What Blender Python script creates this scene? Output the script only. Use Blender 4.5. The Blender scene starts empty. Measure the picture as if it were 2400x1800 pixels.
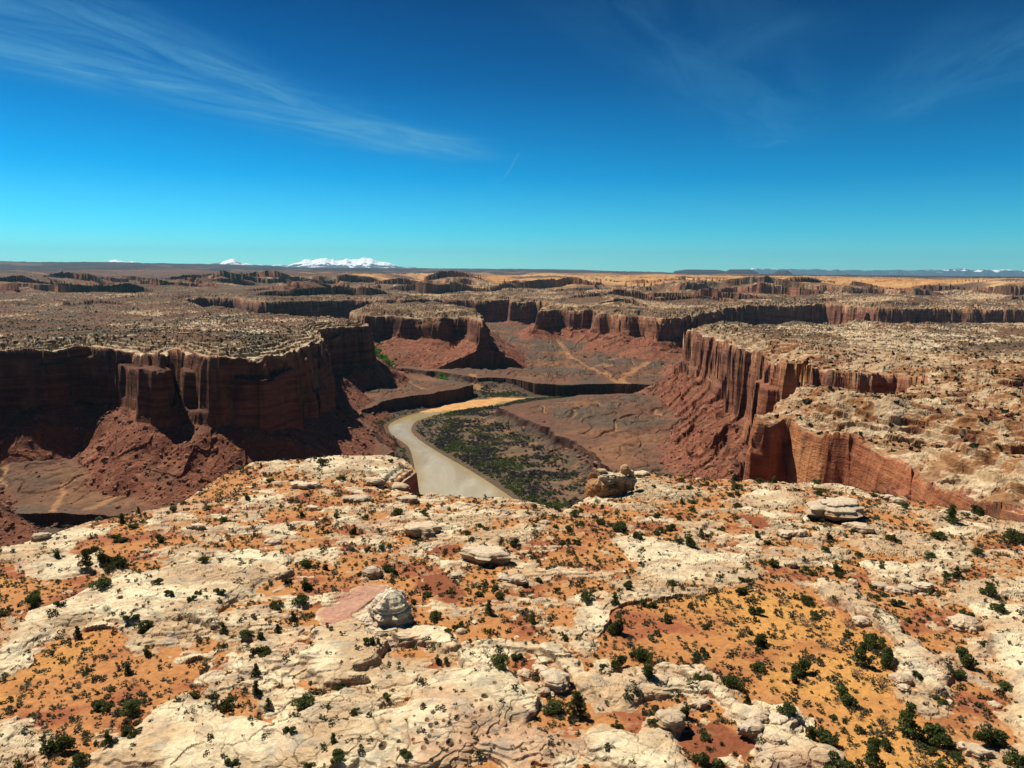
import bpy, math, random, time
import numpy as np
from concurrent.futures import ThreadPoolExecutor
from mathutils import Matrix, Vector, Euler

T0 = time.time()
RES = 1.0                      # mesh resolution factor
C = bpy.context.scene.collection
scene = bpy.context.scene
f32 = np.float32

# ------------------------------------------------------------------ camera
PW, PH = 2400.0, 1800.0        # photograph size the traces are read in
HFOV = math.radians(71.6)
FPX = PW / 2 / math.tan(HFOV / 2)
TILT, ROLL = math.radians(9.2), math.radians(0.47)
CAMZ = 160.0
cam = bpy.data.cameras.new("camera")
cam.sensor_fit = 'HORIZONTAL'
cam.angle = HFOV
cam.clip_start, cam.clip_end = 0.5, 300000.0
camo = bpy.data.objects.new("camera", cam)
C.objects.link(camo)
camo.matrix_world = Matrix.Translation((0, 0, CAMZ)) @ Matrix.Rotation(math.pi / 2 - TILT, 4, 'X') @ Matrix.Rotation(ROLL, 4, 'Z')
scene.camera = camo
scene.render.resolution_x, scene.render.resolution_y = 1024, 768

# ------------------------------------------------------------------ light
SUN_EL, SUN_LEFT = math.radians(55), math.radians(54)      # elevation; angle to the left of the view direction
sun_dir = Vector((-math.sin(SUN_LEFT) * math.cos(SUN_EL), math.cos(SUN_LEFT) * math.cos(SUN_EL), math.sin(SUN_EL)))
sl = bpy.data.lights.new("sun", 'SUN')
sl.energy, sl.angle, sl.color = 5.0, math.radians(0.53), (1.0, 0.95, 0.86)
so = bpy.data.objects.new("sun", sl)
C.objects.link(so)
so.rotation_euler = sun_dir.to_track_quat('Z', 'Y').to_euler()

world = bpy.data.worlds.new("World")
scene.world = world
world.use_nodes = True
wt = world.node_tree
wt.nodes.clear()


class NT:
    """small helper to write node trees"""
    def __init__(self, tree):
        self.t = tree

    def n(self, kind, **kw):
        nd = self.t.nodes.new(kind)
        for k, v in kw.items():
            if k.startswith('i_'):
                key = k[2:]
                key = int(key) if key.isdigit() else key.replace('_', ' ')
                self.set(nd.inputs[key], v)
            else:
                setattr(nd, k, v)
        return nd

    def set(self, sock, v):
        if isinstance(v, bpy.types.NodeSocket):
            self.t.links.new(v, sock)
        elif isinstance(v, bpy.types.Node):
            self.t.links.new(v.outputs[0], sock)
        else:
            if sock.type == 'RGBA' and len(v) == 3:
                v = tuple(v) + (1,)
            sock.default_value = v

    def math(self, op, a, b=0.0, c=0.0, clamp=False):
        nd = self.t.nodes.new('ShaderNodeMath')
        nd.operation = op
        nd.use_clamp = clamp
        for s, v in zip(nd.inputs, (a, b, c)):
            self.set(s, v)
        return nd.outputs[0]

    def mix(self, fac, a, b, blend='MIX'):
        nd = self.t.nodes.new('ShaderNodeMix')
        nd.data_type = 'RGBA'
        nd.blend_type = blend
        self.set(nd.inputs[0], fac)
        self.set(nd.inputs[6], a)
        self.set(nd.inputs[7], b)
        return nd.outputs[2]

    def noise(self, vec, scale, detail=3.0, rough=0.55, dist=0.0):
        nd = self.t.nodes.new('ShaderNodeTexNoise')
        self.set(nd.inputs['Vector'], vec)
        nd.inputs['Scale'].default_value = scale
        nd.inputs['Detail'].default_value = detail
        nd.inputs['Roughness'].default_value = rough
        nd.inputs['Distortion'].default_value = dist
        return nd.outputs[0]

    def scale(self, vec, s, off=(0, 0, 0)):
        nd = self.t.nodes.new('ShaderNodeMapping')
        self.set(nd.inputs['Vector'], vec)
        nd.inputs['Scale'].default_value = s
        nd.inputs['Location'].default_value = off
        return nd.outputs[0]

    def ramp(self, fac, stops, interp='LINEAR'):
        nd = self.t.nodes.new('ShaderNodeValToRGB')
        nd.color_ramp.interpolation = interp
        el = nd.color_ramp.elements
        while len(el) < len(stops):
            el.new(0.5)
        for e, (p, c) in zip(el, stops):
            e.position = p
            e.color = tuple(c) + (1,) if len(c) == 3 else c
        self.set(nd.inputs[0], fac)
        return nd.outputs[0]

    def maprange(self, v, a, b, c=0.0, d=1.0, smooth=True):
        nd = self.t.nodes.new('ShaderNodeMapRange')
        nd.interpolation_type = 'SMOOTHSTEP' if smooth else 'LINEAR'
        for s, x in zip(nd.inputs, (v, a, b, c, d)):
            self.set(s, x)
        return nd.outputs[0]


def build_world():
    w = NT(wt)
    sky = w.n('ShaderNodeTexSky')
    sky.sky_type = 'NISHITA'
    sky.sun_disc = False
    sky.sun_elevation = SUN_EL
    sky.sun_rotation = -SUN_LEFT
    sky.altitude = 1500
    sky.air_density, sky.dust_density, sky.ozone_density = 1.0, 0.4, 3.0
    geo = w.n('ShaderNodeTexCoord')
    sep = w.n('ShaderNodeSeparateXYZ')
    w.set(sep.inputs[0], geo.outputs['Generated'])
    x, y, z = sep.outputs[0], sep.outputs[1], sep.outputs[2]
    # deep polarised blue: the sky texture graded in hue and saturation
    zc = w.math('MAXIMUM', z, 0.0)
    tint = w.ramp(zc, [(0.0, (0.50, 1.16, 1.26)), (0.05, (0.17, 0.95, 1.16)), (0.12, (0.02, 0.66, 1.00)),
                       (0.24, (0.006, 0.33, 0.60)), (0.36, (0.003, 0.150, 0.335)), (0.55, (0.002, 0.098, 0.235)), (1.0, (0.002, 0.10, 0.24))])
    # a little brighter towards the sun side on the left, as the photograph shows
    side = w.maprange(x, -0.75, 0.6, 1.12, 0.92)
    col = w.mix(1.0, sky.outputs[0], tint, 'MULTIPLY')
    vm = w.n('ShaderNodeVectorMath', operation='SCALE')
    w.set(vm.inputs[0], col)
    w.set(vm.inputs['Scale'], side)
    # cirrus: a sheet high above the ground, found from the view direction
    zz = w.math('MAXIMUM', z, 0.02)
    u = w.math('DIVIDE', x, zz)
    v = w.math('DIVIDE', y, zz)
    comb = w.n('ShaderNodeCombineXYZ')
    w.set(comb.inputs[0], u); w.set(comb.inputs[1], v)
    uv = comb.outputs[0]
    CIRRUS(w, uv, u, v)
    cm = w.cirrus
    out = w.mix(cm, vm.outputs[0], (1.2, 4.1, 6.4))
    bg = w.n('ShaderNodeBackground')
    w.set(bg.inputs[0], out)
    bg.inputs[1].default_value = 0.085
    o = w.n('ShaderNodeOutputWorld')
    w.t.links.new(bg.outputs[0], o.inputs[0])


def CIRRUS(w, uv, u, v):
    # long streak from the upper left to the middle: a band along a line in the sheet's own plane
    def band(p0, p1, width, stretch, seed, strength, taper=True):
        dx, dy = p1[0] - p0[0], p1[1] - p0[1]
        L = math.hypot(dx, dy)
        ux, uy = dx / L, dy / L
        a = w.math('ADD', w.math('MULTIPLY', w.math('SUBTRACT', u, p0[0]), ux), w.math('MULTIPLY', w.math('SUBTRACT', v, p0[1]), uy))
        b = w.math('ADD', w.math('MULTIPLY', w.math('SUBTRACT', u, p0[0]), -uy), w.math('MULTIPLY', w.math('SUBTRACT', v, p0[1]), ux))
        c = w.n('ShaderNodeCombineXYZ')
        w.set(c.inputs[0], w.math('MULTIPLY', a, stretch)); w.set(c.inputs[1], b); w.set(c.inputs[2], float(seed))
        n1 = w.noise(c.outputs[0], 2.4 / width ** 0.5, 7, 0.6, 0.5)
        n2 = w.noise(c.outputs[0], 0.9, 2, 0.5)
        e = w.math('DIVIDE', w.math('ADD', b, w.math('MULTIPLY', w.math('SUBTRACT', n2, 0.5), width * 1.4)), width)
        g = w.math('EXPONENT', w.math('MULTIPLY', w.math('MULTIPLY', e, e), -1.0))
        m1 = w.maprange(a, -0.2 * L, 0.12 * L)
        m2 = w.maprange(a, 1.1 * L, 0.72 * L)
        k = w.math('MULTIPLY', w.math('MULTIPLY', m1, m2), g)
        n = w.maprange(n1, 0.25, 0.80)
        return w.math('MULTIPLY', w.math('MULTIPLY', k, n), strength)
    acc = None
    for args in CIRRUS_BANDS:
        k = band(*args)
        acc = k if acc is None else w.math('MAXIMUM', acc, k)
    w.cirrus = w.math('MINIMUM', acc, 0.9)


def sheet(px, py):
    """where the sky direction of a pixel meets a sheet one unit above the camera"""
    d = pix_dir(px, py)
    return (d[0] / d[2], d[1] / d[2])


def pix_dir(px, py):
    dx, dy = px - PW / 2, py - PH / 2
    u = dx * math.cos(ROLL) + dy * math.sin(ROLL)
    v = -dx * math.sin(ROLL) + dy * math.cos(ROLL)
    d = np.array([u, FPX * math.cos(TILT) - v * math.sin(TILT), -(FPX * math.sin(TILT) + v * math.cos(TILT))])
    return d / np.linalg.norm(d)


# (start, end, width, stretch along, seed, strength), each in the sheet's own units
CIRRUS_BANDS = [
    (sheet(-150, 70), sheet(1130, 375), 0.42, 0.30, 1.0, 0.85),
    (sheet(60, -10), sheet(900, 330), 0.26, 0.28, 4.0, 0.62),
    (sheet(-100, 0), sheet(420, 120), 0.3, 0.3, 6.0, 0.5),
    (sheet(1500, -60), sheet(1830, 345), 0.38, 0.25, 9.0, 0.17),
    (sheet(1850, 40), sheet(1600, 180), 0.30, 0.2, 12.0, 0.12),
    (sheet(2450, 20), sheet(2060, 290), 0.36, 0.2, 15.0, 0.2),
    (sheet(2520, 130), sheet(2080, 250), 0.25, 0.2, 17.0, 0.15),
    (sheet(1770, 345), sheet(1830, 325), 0.10, 0.3, 21.0, 0.30),
    (sheet(1186, 412), sheet(1222, 350), 0.012, 0.2, 23.0, 0.55),
    (sheet(1150, 435), sheet(1190, 405), 0.05, 0.2, 24.0, 0.16),
    (sheet(545, 462), sheet(672, 492), 0.10, 0.1, 25.0, 0.28),
    (sheet(-20, 352), sheet(270, 392), 0.06, 0.1, 27.0, 0.22),
    (sheet(1640, 506), sheet(1760, 494), 0.12, 0.1, 29.0, 0.16),
]
build_world()
vs = scene.view_settings
vs.view_transform = 'Standard'
vs.look = 'None'
vs.gamma = 1.0
vs.exposure = 0.28
scene.cycles.max_bounces = 4
scene.cycles.diffuse_bounces = 1
scene.cycles.glossy_bounces = 2
scene.cycles.transparent_max_bounces = 6
scene.cycles.volume_bounces = 0

# ------------------------------------------------------------------ noise
_rng = np.random.RandomState(7)
PERM = _rng.permutation(256).astype(np.int32)
PERM = np.concatenate([PERM, PERM, PERM])
_ang = _rng.rand(256) * 2 * np.pi
GX, GY = np.cos(_ang).astype(f32), np.sin(_ang).astype(f32)


def pn(x, y, seed=0):
    """gradient noise, about -0.7..0.7"""
    x = x + f32(seed * 17.31); y = y + f32(seed * 9.77)
    xf, yf = np.floor(x), np.floor(y)
    xi, yi = xf.astype(np.int32) & 255, yf.astype(np.int32) & 255
    x, y = (x - xf).astype(f32), (y - yf).astype(f32)
    u, v = x * x * x * (x * (x * 6 - 15) + 10), y * y * y * (y * (y * 6 - 15) + 10)
    a, b = PERM[xi] + yi, PERM[xi + 1] + yi
    h00, h01, h10, h11 = PERM[a], PERM[a + 1], PERM[b], PERM[b + 1]
    n00 = GX[h00] * x + GY[h00] * y
    n10 = GX[h10] * (x - 1) + GY[h10] * y
    n01 = GX[h01] * x + GY[h01] * (y - 1)
    n11 = GX[h11] * (x - 1) + GY[h11] * (y - 1)
    p = n00 + u * (n10 - n00)
    q = n01 + u * (n11 - n01)
    return p + v * (q - p)


def fbm(x, y, oct=4, seed=0, gain=0.5):
    s, a = 0, 1.0
    for o in range(oct):
        s = s + f32(a) * pn(x * f32(2.03 ** o), y * f32(2.03 ** o), seed + o)
        a *= gain
    return s


def cells2(x, y):
    """nearest and second nearest cell distances and the nearest cell's own value"""
    xf, yf = np.floor(x), np.floor(y)
    xi, yi = xf.astype(np.int32), yf.astype(np.int32)
    u, v = x - xf, y - yf
    f1 = np.full_like(x, 9); f2 = np.full_like(x, 9); val = np.zeros_like(x)
    for j in (-1, 0, 1):
        for i in (-1, 0, 1):
            h = PERM[PERM[(xi + i) & 255] + ((yi + j) & 255)]
            px = i + (h.astype(f32) / 255) * .9 + .05
            py = j + (PERM[h + 91].astype(f32) / 255) * .9 + .05
            dd = np.hypot(px - u, py - v)
            near = dd < f1
            f2 = np.where(near, f1, np.minimum(f2, dd))
            val = np.where(near, PERM[h + 37].astype(f32) / 255, val)
            f1 = np.where(near, dd, f1)
    return f1, f2, val


def ridge(x, y, oct=3, seed=0):
    s, a = 0, 1.0
    for o in range(oct):
        s = s + f32(a) * (1 - np.abs(pn(x * f32(2.07 ** o), y * f32(2.07 ** o), seed + o)) * 2.2)
        a *= 0.5
    return s


def sstep(a, b, x):
    t = np.clip((x - a) / (b - a), 0, 1)
    return t * t * (3 - 2 * t)


def lerp(a, b, t):
    return a + (b - a) * t


def terr(h, step, sharp=0.82):
    """stepped version of h: flat treads, short risers"""
    q = h / step
    k = np.floor(q)
    return (k + sstep(sharp, 1.0, q - k)) * step


# ------------------------------------------------------------------ traces -> plan
def plane_z(r):
    return np.maximum(113.5 - 0.025 * r, 80.0)


def P(px, py, z=None, dz=0.0):
    """plan point where a pixel's ray meets level z, or the mesa tops' level"""
    d = pix_dir(px, py)
    hr = math.hypot(d[0], d[1])
    if z is not None:
        t = (z - CAMZ) / d[2]
    else:
        t = 50.0
        for _ in range(60):
            t = (float(plane_z(t * hr)) + dz - CAMZ) / d[2] * 0.5 + t * 0.5
    return (d[0] * t, d[1] * t)


def zoomed(x0, y0, s):
    return lambda pts: [(x0 + s * x, y0 + s * y) for x, y in pts]


R1 = zoomed(0, 580, .3617)
R2 = zoomed(700, 580, .3617)
R3 = zoomed(1500, 580, .4069)
R4 = zoomed(0, 1000, .3617)
R5 = zoomed(700, 1000, .4069)
R6 = zoomed(1600, 1000, .3617)
R7 = zoomed(0, 1400, .3617)
R8 = zoomed(1500, 1300, .4069)
R9 = zoomed(850, 820, .27125)
RD = zoomed(0, 0, 1.085)
RF = zoomed(600, 1350, .4069)

def plan_(pts, z):
    return np.array([P(x, y, z) for x, y in pts], f32)


FORE_RIM = RD([(-700, 1290), (-400, 1235), (-200, 1195), (0, 1163), (70, 1150), (190, 1105), (380, 1075), (470, 1012), (540, 985), (700, 978), (880, 975),
               (898, 1000), (840, 1040), (900, 1048), (1000, 1056), (1100, 1058), (1210, 1078), (1262, 1052), (1285, 1006), (1350, 1000),
               (1450, 1008), (1600, 1020), (1700, 1028), (1850, 1040), (1960, 1062), (2010, 1072), (2212, 1122), (2500, 1190), (2900, 1260)])
CANYON = FORE_RIM + R3([(3200, 1800), (2600, 1590), (2212, 1480), (2050, 1430), (1900, 1385), (1800, 1340), (1700, 1305), (1600, 1230), (1510, 1175), (1420, 1130), (1250, 1060),
                        (1080, 1040), (930, 985), (880, 962), (780, 985), (690, 975), (690, 945), (740, 930), (800, 915), (880, 882), (960, 864), (1100, 866),
                        (1200, 870), (1400, 862), (1560, 852), (1660, 825), (1640, 795), (1470, 768), (1300, 764), (1100, 744), (965, 724), (950, 690),
                        (900, 704), (840, 708), (750, 694), (720, 640), (660, 628), (548, 592), (540, 535), (450, 517), (390, 502), (345, 480), (265, 468),
                        (330, 460), (450, 440), (600, 445), (700, 458), (900, 460), (1100, 455), (1180, 434), (1400, 448), (1660, 452), (1800, 442), (2212, 437),
                        (2800, 445), (2800, 355), (2212, 352), (1900, 350), (1660, 345), (1500, 345), (1300, 340), (1100, 324), (900, 324), (680, 327), (520, 336),
                        (430, 360), (330, 380), (235, 397), (130, 402), (0, 392)]) + \
    R2([(2110, 440), (2040, 426), (1960, 421), (1900, 404), (1840, 404), (1700, 394), (1640, 396), (1560, 402), (1590, 378), (1720, 366), (1600, 348), (1540, 342),
        (1400, 346), (1330, 332), (1150, 336), (900, 333), (700, 336), (500, 332), (300, 332), (0, 340)]) + \
    R1([(1880, 346), (1700, 346), (1460, 324), (1300, 318), (1190, 332), (1240, 352), (1330, 398), (1480, 403), (1650, 409), (1700, 440), (1800, 455), (1900, 462), (2080, 468)]) + \
    R2([(230, 466), (420, 483), (442, 493), (400, 502), (300, 507), (200, 514), (140, 522), (128, 545)]) + \
    R1([(2052, 590), (1990, 615), (1870, 674), (1700, 692), (1500, 702), (1340, 702), (1250, 684), (1190, 656), (1080, 642), (1062, 692), (1000, 687), (850, 644),
        (590, 630), (260, 652), (0, 657), (-300, 672), (-900, 705)])
BUTTE = R2([(340, 425), (380, 435), (440, 442), (560, 438), (670, 442), (800, 444), (900, 447), (1000, 443), (1100, 445), (1180, 462), (1205, 475),
            (1190, 450), (1130, 395), (1000, 370), (900, 362), (700, 370), (500, 372), (400, 385), (345, 400)])
RIVER = R9([(430, 1180), (410, 1000), (380, 860), (330, 810), (220, 740), (185, 680), (200, 640), (270, 600), (380, 560), (470, 540), (600, 500), (750, 458),
            (900, 428), (1090, 418), (1200, 408), (1400, 408), (1600, 404), (2000, 396), (2500, 392), (2900, 396), (2900, 412), (2500, 409), (2000, 412), (1600, 414), (1530, 420), (1390, 432), (1290, 452), (1210, 480), (1060, 500), (850, 525), (700, 555),
            (570, 590), (480, 620), (445, 680), (460, 720), (540, 790), (700, 890), (900, 1000), (1100, 1120), (1200, 1185), (1500, 1390)]) + \
    RD([(1400, 1300), (900, 1420), (0, 1380), (-700, 1330), (-700, 1230), (0, 1260), (560, 1220), (800, 1180)])
SANDBAR = R9([(470, 540), (560, 512), (750, 462), (900, 430), (1090, 425), (1130, 410), (1200, 408), (1400, 412), (1420, 420), (1300, 432), (1180, 450), (1150, 462), (1120, 474), (980, 498), (800, 516), (600, 535)])
GORGE = R9([(250, 150), (420, 160), (650, 180), (850, 210), (1000, 240), (1150, 235), (1300, 250), (1500, 285), (1800, 300), (2000, 290), (2212, 285), (2600, 300), (3000, 330),
            (3000, 390), (2500, 372), (2212, 375), (1850, 390), (1600, 425), (1330, 462), (1210, 492), (1280, 540), (1400, 590), (1560, 640), (1660, 670), (1680, 750), (1800, 770),
            (1890, 850), (1980, 900), (2150, 1050), (2300, 1300)]) + RD([(1500, 1250), (1300, 1420), (800, 1480), (0, 1450), (-700, 1400), (-700, 1110)]) + \
    R4([(0, 540), (300, 560), (540, 552)]) + RD([(400, 1130), (650, 1090)]) + R9([(250, 880), (90, 720), (0, 600), (-20, 520), (120, 455), (250, 420), (430, 390), (600, 370), (850, 322), (940, 296),
                                                              (880, 285), (700, 255), (500, 215), (250, 185)])
WASHES = [(plan_(R9([(935, 288), (985, 330), (1040, 355), (1085, 385), (1115, 408)]), 3.0), 4.5),
          (plan_(R4([(330, 500), (370, 460), (405, 400), (390, 370), (470, 350)]), 20.0), 2.2),
          (plan_(R4([(560, 490), (640, 470), (740, 425), (770, 395), (735, 350), (800, 310)]), 20.0), 3.4),
          (plan_(R4([(770, 380), (850, 365), (1010, 300), (1030, 270)]), 21.0), 1.6),
          (plan_(R9([(2450, 140), (2300, 210), (2230, 260), (2330, 300)]), 17.0), 7.0),
          (plan_(R2([(1640, 560), (1700, 640), (1760, 720), (1950, 800), (2080, 860)]), 20.0), 5.0)]
TIER2 = [(-1500, 720), (-300, 692), (0, 685), (215, 677), (240, 669), (430, 668), (560, 670), (700, 667), (800, 669), (900, 673), (1100, 681), (1200, 686), (1450, 687), (1560, 692), (1575, 697), (1640, 695),
         (1650, 687), (1820, 690), (1960, 695), (2100, 694), (2140, 699), (2240, 698), (2400, 701), (2800, 704), (4200, 730)]


def plan(pts, z=None, dz=0.0):
    return np.array([P(x, y, z, dz) for x, y in pts])


pool = ThreadPoolExecutor(4)


class SDF:
    """signed distance to a polygon on a raster (positive inside), read back bilinearly"""
    def __init__(self, poly, x0, y0, x1, y1, cell):
        self.x0, self.y0, self.cell = x0, y0, cell
        self.nx, self.ny = int((x1 - x0) / cell) + 2, int((y1 - y0) / cell) + 2
        xs = (x0 + np.arange(self.nx) * cell).astype(f32)
        ys = (y0 + np.arange(self.ny) * cell).astype(f32)
        poly = np.asarray(poly, f32)
        rows = np.array_split(np.arange(self.ny), 16)

        def job(rw):
            X, Y = np.meshgrid(xs, ys[rw])
            best = np.full(X.shape, 1e12, f32)
            ins = np.zeros(X.shape, bool)
            for i in range(len(poly)):
                ax, ay = poly[i]; bx, by = poly[(i + 1) % len(poly)]
                ex, ey = bx - ax, by - ay
                l2 = ex * ex + ey * ey + 1e-9
                px, py = X - ax, Y - ay
                t = np.clip((px * ex + py * ey) / l2, 0, 1)
                dx, dy = px - t * ex, py - t * ey
                np.minimum(best, dx * dx + dy * dy, out=best)
                if ay != by:
                    c = (ay > Y) != (by > Y)
                    ins ^= c & (X < ex * (Y - ay) / ey + ax)
            d = np.sqrt(best)
            return np.where(ins, d, -d)
        self.a = np.concatenate(list(pool.map(job, rows)), 0).astype(f32)

    def __call__(self, x, y):
        u = np.clip((x - self.x0) / self.cell, 0, self.nx - 1.001).astype(f32)
        v = np.clip((y - self.y0) / self.cell, 0, self.ny - 1.001).astype(f32)
        i, j = u.astype(np.int32), v.astype(np.int32)
        u, v = u - i, v - j
        a = self.a
        p = a[j, i] * (1 - u) + a[j, i + 1] * u
        q = a[j + 1, i] * (1 - u) + a[j + 1, i + 1] * u
        return p * (1 - v) + q * v


def smooth_poly(p, it=1):
    for _ in range(it):
        q = np.roll(p, -1, 0)
        p = np.stack([p * .75 + q * .25, p * .25 + q * .75], 1).reshape(-1, 2)
    return p


canyon_poly = plan(CANYON)
butte_poly = plan(BUTTE)
river_poly = smooth_poly(plan(RIVER, 0.0))
gorge_poly = plan(GORGE, 16.0)
bar_poly = smooth_poly(plan(SANDBAR, 0.8))
tier_poly = np.concatenate([plan(TIER2, 80.0), [(60000, 20000), (60000, 90000), (-60000, 90000), (-60000, 20000)]])
BX = (-2300, 40, 2300, 2500)
s_can = SDF(canyon_poly, *BX, 2.5)
s_but = SDF(butte_poly, -500, 1000, 300, 1900, 2.5)
s_riv = SDF(river_poly, -900, 80, 1600, 1400, 2.5)
s_gor = SDF(gorge_poly, -900, 80, 1700, 1500, 2.5)
s_bar = SDF(bar_poly, -250, 500, 250, 1100, 1.5)
s_tier = SDF(tier_poly, -4200, 1200, 4200, 5000, 8.0)
print('sdf', round(time.time() - T0, 1))

# ------------------------------------------------------------------ foreground features, traced on the mesa top
FG_POLY = np.concatenate([plan(FORE_RIM), [(260, 40), (260, -60), (-260, -60), (-260, 40)]])
s_fg = SDF(FG_POLY, -270, -65, 270, 260, 1.0)
FBOX = (-150, 20, 175, 215)


def FS(pts, it=2):
    return SDF(smooth_poly(plan(pts), it), *FBOX, 0.5)


def FSU(polys):
    ss = [FS(p) for p in polys]

    def f(x, y):
        out = ss[0](x, y)
        for s in ss[1:]:
            out = np.maximum(out, s(x, y))
        return out
    return f


# rounded rock masses: (outline, height, rounding width, bulge)
ROCKS = [
    (R4([(0, 1330), (250, 1180), (450, 1090), (600, 1010), (900, 950), (1200, 880), (1450, 832), (1750, 812), (1940, 862), (1900, 920), (1750, 1010), (1640, 1090), (1500, 1130), (1440, 1190), (1490, 1255), (1400, 1310), (1200, 1300), (900, 1310), (600, 1290), (400, 1330), (250, 1420), (0, 1500)]), 2.3, 4.0),
    (R7([(480, 1150), (600, 960), (760, 870), (1000, 750), (1080, 680), (1290, 590), (1400, 690), (1430, 760), (1700, 820), (1950, 745), (2110, 650), (2240, 600), (2500, 700), (2500, 1200)]), 1.8, 3.5),
    (RF([(200, 540), (205, 470), (290, 400), (350, 320), (480, 285), (600, 280), (620, 330), (700, 380), (760, 420), (740, 500), (650, 540), (640, 650), (500, 640), (420, 640), (330, 600)]), 2.4, 1.6),
    (RF([(380, 1106), (470, 900), (600, 790), (850, 740), (960, 660), (1010, 600), (1130, 570), (1160, 470), (1260, 450), (1400, 490), (1530, 600), (1570, 700), (1550, 800), (1400, 900), (1240, 960), (1160, 1106)]), 3.0, 5.0),
    (RF([(760, 360), (900, 280), (1060, 300), (1160, 330), (1200, 420), (1130, 460), (1000, 460), (850, 430)]), 1.8, 1.5),
    (RF([(1180, 370), (1400, 360), (1560, 390), (1700, 380), (1880, 490), (2000, 560), (2212, 580), (2212, 700), (1950, 720), (1890, 650), (1810, 540), (1600, 470), (1400, 440)]), 1.5, 2.0),
    (R8([(-300, 700), (0, 695), (200, 700), (400, 742), (600, 812), (800, 882), (930, 962), (980, 1050), (1150, 1165), (1200, 1300), (600, 1300), (700, 1100), (520, 960), (500, 860), (250, 770), (200, 860), (0, 870), (-300, 900)]), 1.9, 3.0),
    (R8([(-300, 1300), (-300, 960), (0, 960), (150, 930), (250, 1000), (300, 1150), (290, 1300)]), 1.6, 2.0),
    (R8([(110, 650), (180, 625), (300, 640), (370, 690), (340, 725), (120, 690)]), 1.1, 1.2),
    (R6([(850, 1035), (890, 990), (1000, 985), (1200, 1100), (1310, 1195), (1450, 1320), (1560, 1430), (1640, 1520), (1720, 1600), (1800, 1700), (1500, 1750), (1390, 1480), (1330, 1400), (1200, 1270), (1080, 1180), (930, 1120)]), 2.2, 1.6),
    (R8([(1940, 440), (2000, 365), (2212, 340), (2500, 380), (2700, 900), (2500, 1300), (2212, 1240), (2140, 1120), (2130, 900), (2090, 690), (1960, 545)]), 2.6, 4.0),
    (R6([(1130, 900), (1230, 870), (1450, 890), (1600, 960), (1580, 1010), (1400, 1020), (1230, 990)]), 1.4, 1.5),
    (R6([(690, 850), (760, 800), (900, 790), (1090, 800), (1080, 860), (870, 895), (720, 880)]), 1.2, 1.4),
    (R6([(-200, 790), (200, 790), (480, 860), (520, 980), (350, 1010), (0, 1030), (-300, 990)]), 0.7, 2.0),
    (R6([(340, 430), (520, 405), (700, 430), (800, 470), (770, 520), (600, 545), (450, 510)]), 1.0, 2.0),
    (R5([(940, 700), (1020, 670), (1150, 665), (1210, 690), (1220, 740), (1100, 775), (950, 770)]), 1.7, 1.6),
    (R5([(590, 600), (700, 585), (810, 605), (780, 640), (640, 630)]), 1.2, 1.4),
    (R5([(360, 830), (420, 790), (490, 800), (480, 870), (390, 880)]), 1.3, 1.2),
    (R5([(400, 560), (470, 520), (640, 510), (740, 530), (700, 560), (520, 570)]), 1.0, 1.4),
    (R5([(1780, 640), (1950, 600), (2212, 680), (2500, 790), (2400, 900), (2100, 840), (1900, 760)]), 0.8, 2.0),
    (R5([(0, 180), (200, 160), (450, 150), (620, 150), (680, 190), (600, 230), (520, 290), (400, 250), (0, 290)]), 1.3, 2.0),
    (R4([(0, 730), (150, 725), (300, 640), (480, 600), (720, 640), (700, 690), (480, 720), (420, 790), (560, 830), (600, 910), (580, 960), (300, 990), (100, 900), (0, 860)]), 0.9, 2.0),
    (R4([(1130, 660), (1300, 620), (1500, 640), (1700, 640), (1600, 690), (1300, 700)]), 1.0, 1.2),
    (R7([(-200, 1000), (0, 830), (130, 760), (230, 850), (290, 930), (230, 1000), (100, 1090), (-100, 1150)]), 1.5, 3.0),
    (R4([(0, 1370), (200, 1330), (440, 1300), (380, 1390), (150, 1460), (130, 1560), (0, 1600)]), 0.9, 2.0),
]
ROCK_S = [(FS(p), h, w) for p, h, w in ROCKS]
sand_o = FSU([R8([(-250, 300), (0, 280), (250, 215), (480, 190), (600, 195), (760, 215), (900, 215), (1000, 260), (1120, 310), (1250, 375), (1330, 440), (1400, 520), (1480, 600), (1500, 690), (1560, 800), (1660, 910), (1780, 1060), (1950, 1229), (2000, 1400), (1250, 1400), (1150, 1165), (980, 1045), (930, 955), (800, 880), (600, 808), (400, 738), (200, 690), (0, 690), (-250, 640)]),
              R7([(-150, 520), (0, 500), (200, 405), (480, 205), (700, 205), (850, 215), (880, 330), (900, 390), (1100, 385), (1340, 395), (1350, 480), (1290, 580), (1080, 670), (1000, 740), (760, 860), (600, 955), (480, 1080), (300, 1150), (100, 1106), (240, 1000), (300, 930), (240, 850), (130, 755), (0, 810), (-150, 900)]),
              R4([(520, 740), (720, 640), (850, 610), (1060, 650), (1040, 740), (1000, 810), (850, 870), (620, 860), (580, 800)]),
              R4([(-100, 950), (0, 930), (280, 1000), (420, 1040), (300, 1130), (100, 1190), (-100, 1230)])])
sand_r = FSU([R5([(640, 880), (760, 810), (900, 870), (1000, 950), (900, 1040), (780, 1010), (700, 960)]),
              R5([(690, 740), (760, 680), (900, 660), (950, 690), (930, 740), (780, 745)]),
              R5([(1285, 650), (1320, 625), (1390, 640), (1400, 685), (1330, 700)]),
              R5([(1180, 1090), (1230, 1050), (1310, 1045), (1330, 1110), (1250, 1140)]),
              R5([(1500, 770), (1590, 760), (1620, 850), (1560, 880)]),
              R8([(250, 775), (420, 770), (530, 820), (480, 870), (330, 830)]),
              R8([(250, 900), (480, 960), (640, 1050), (680, 1100), (560, 1229), (330, 1229), (280, 1020)]),
              R6([(330, 570), (450, 560), (600, 600), (560, 680), (400, 640)])])
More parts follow.
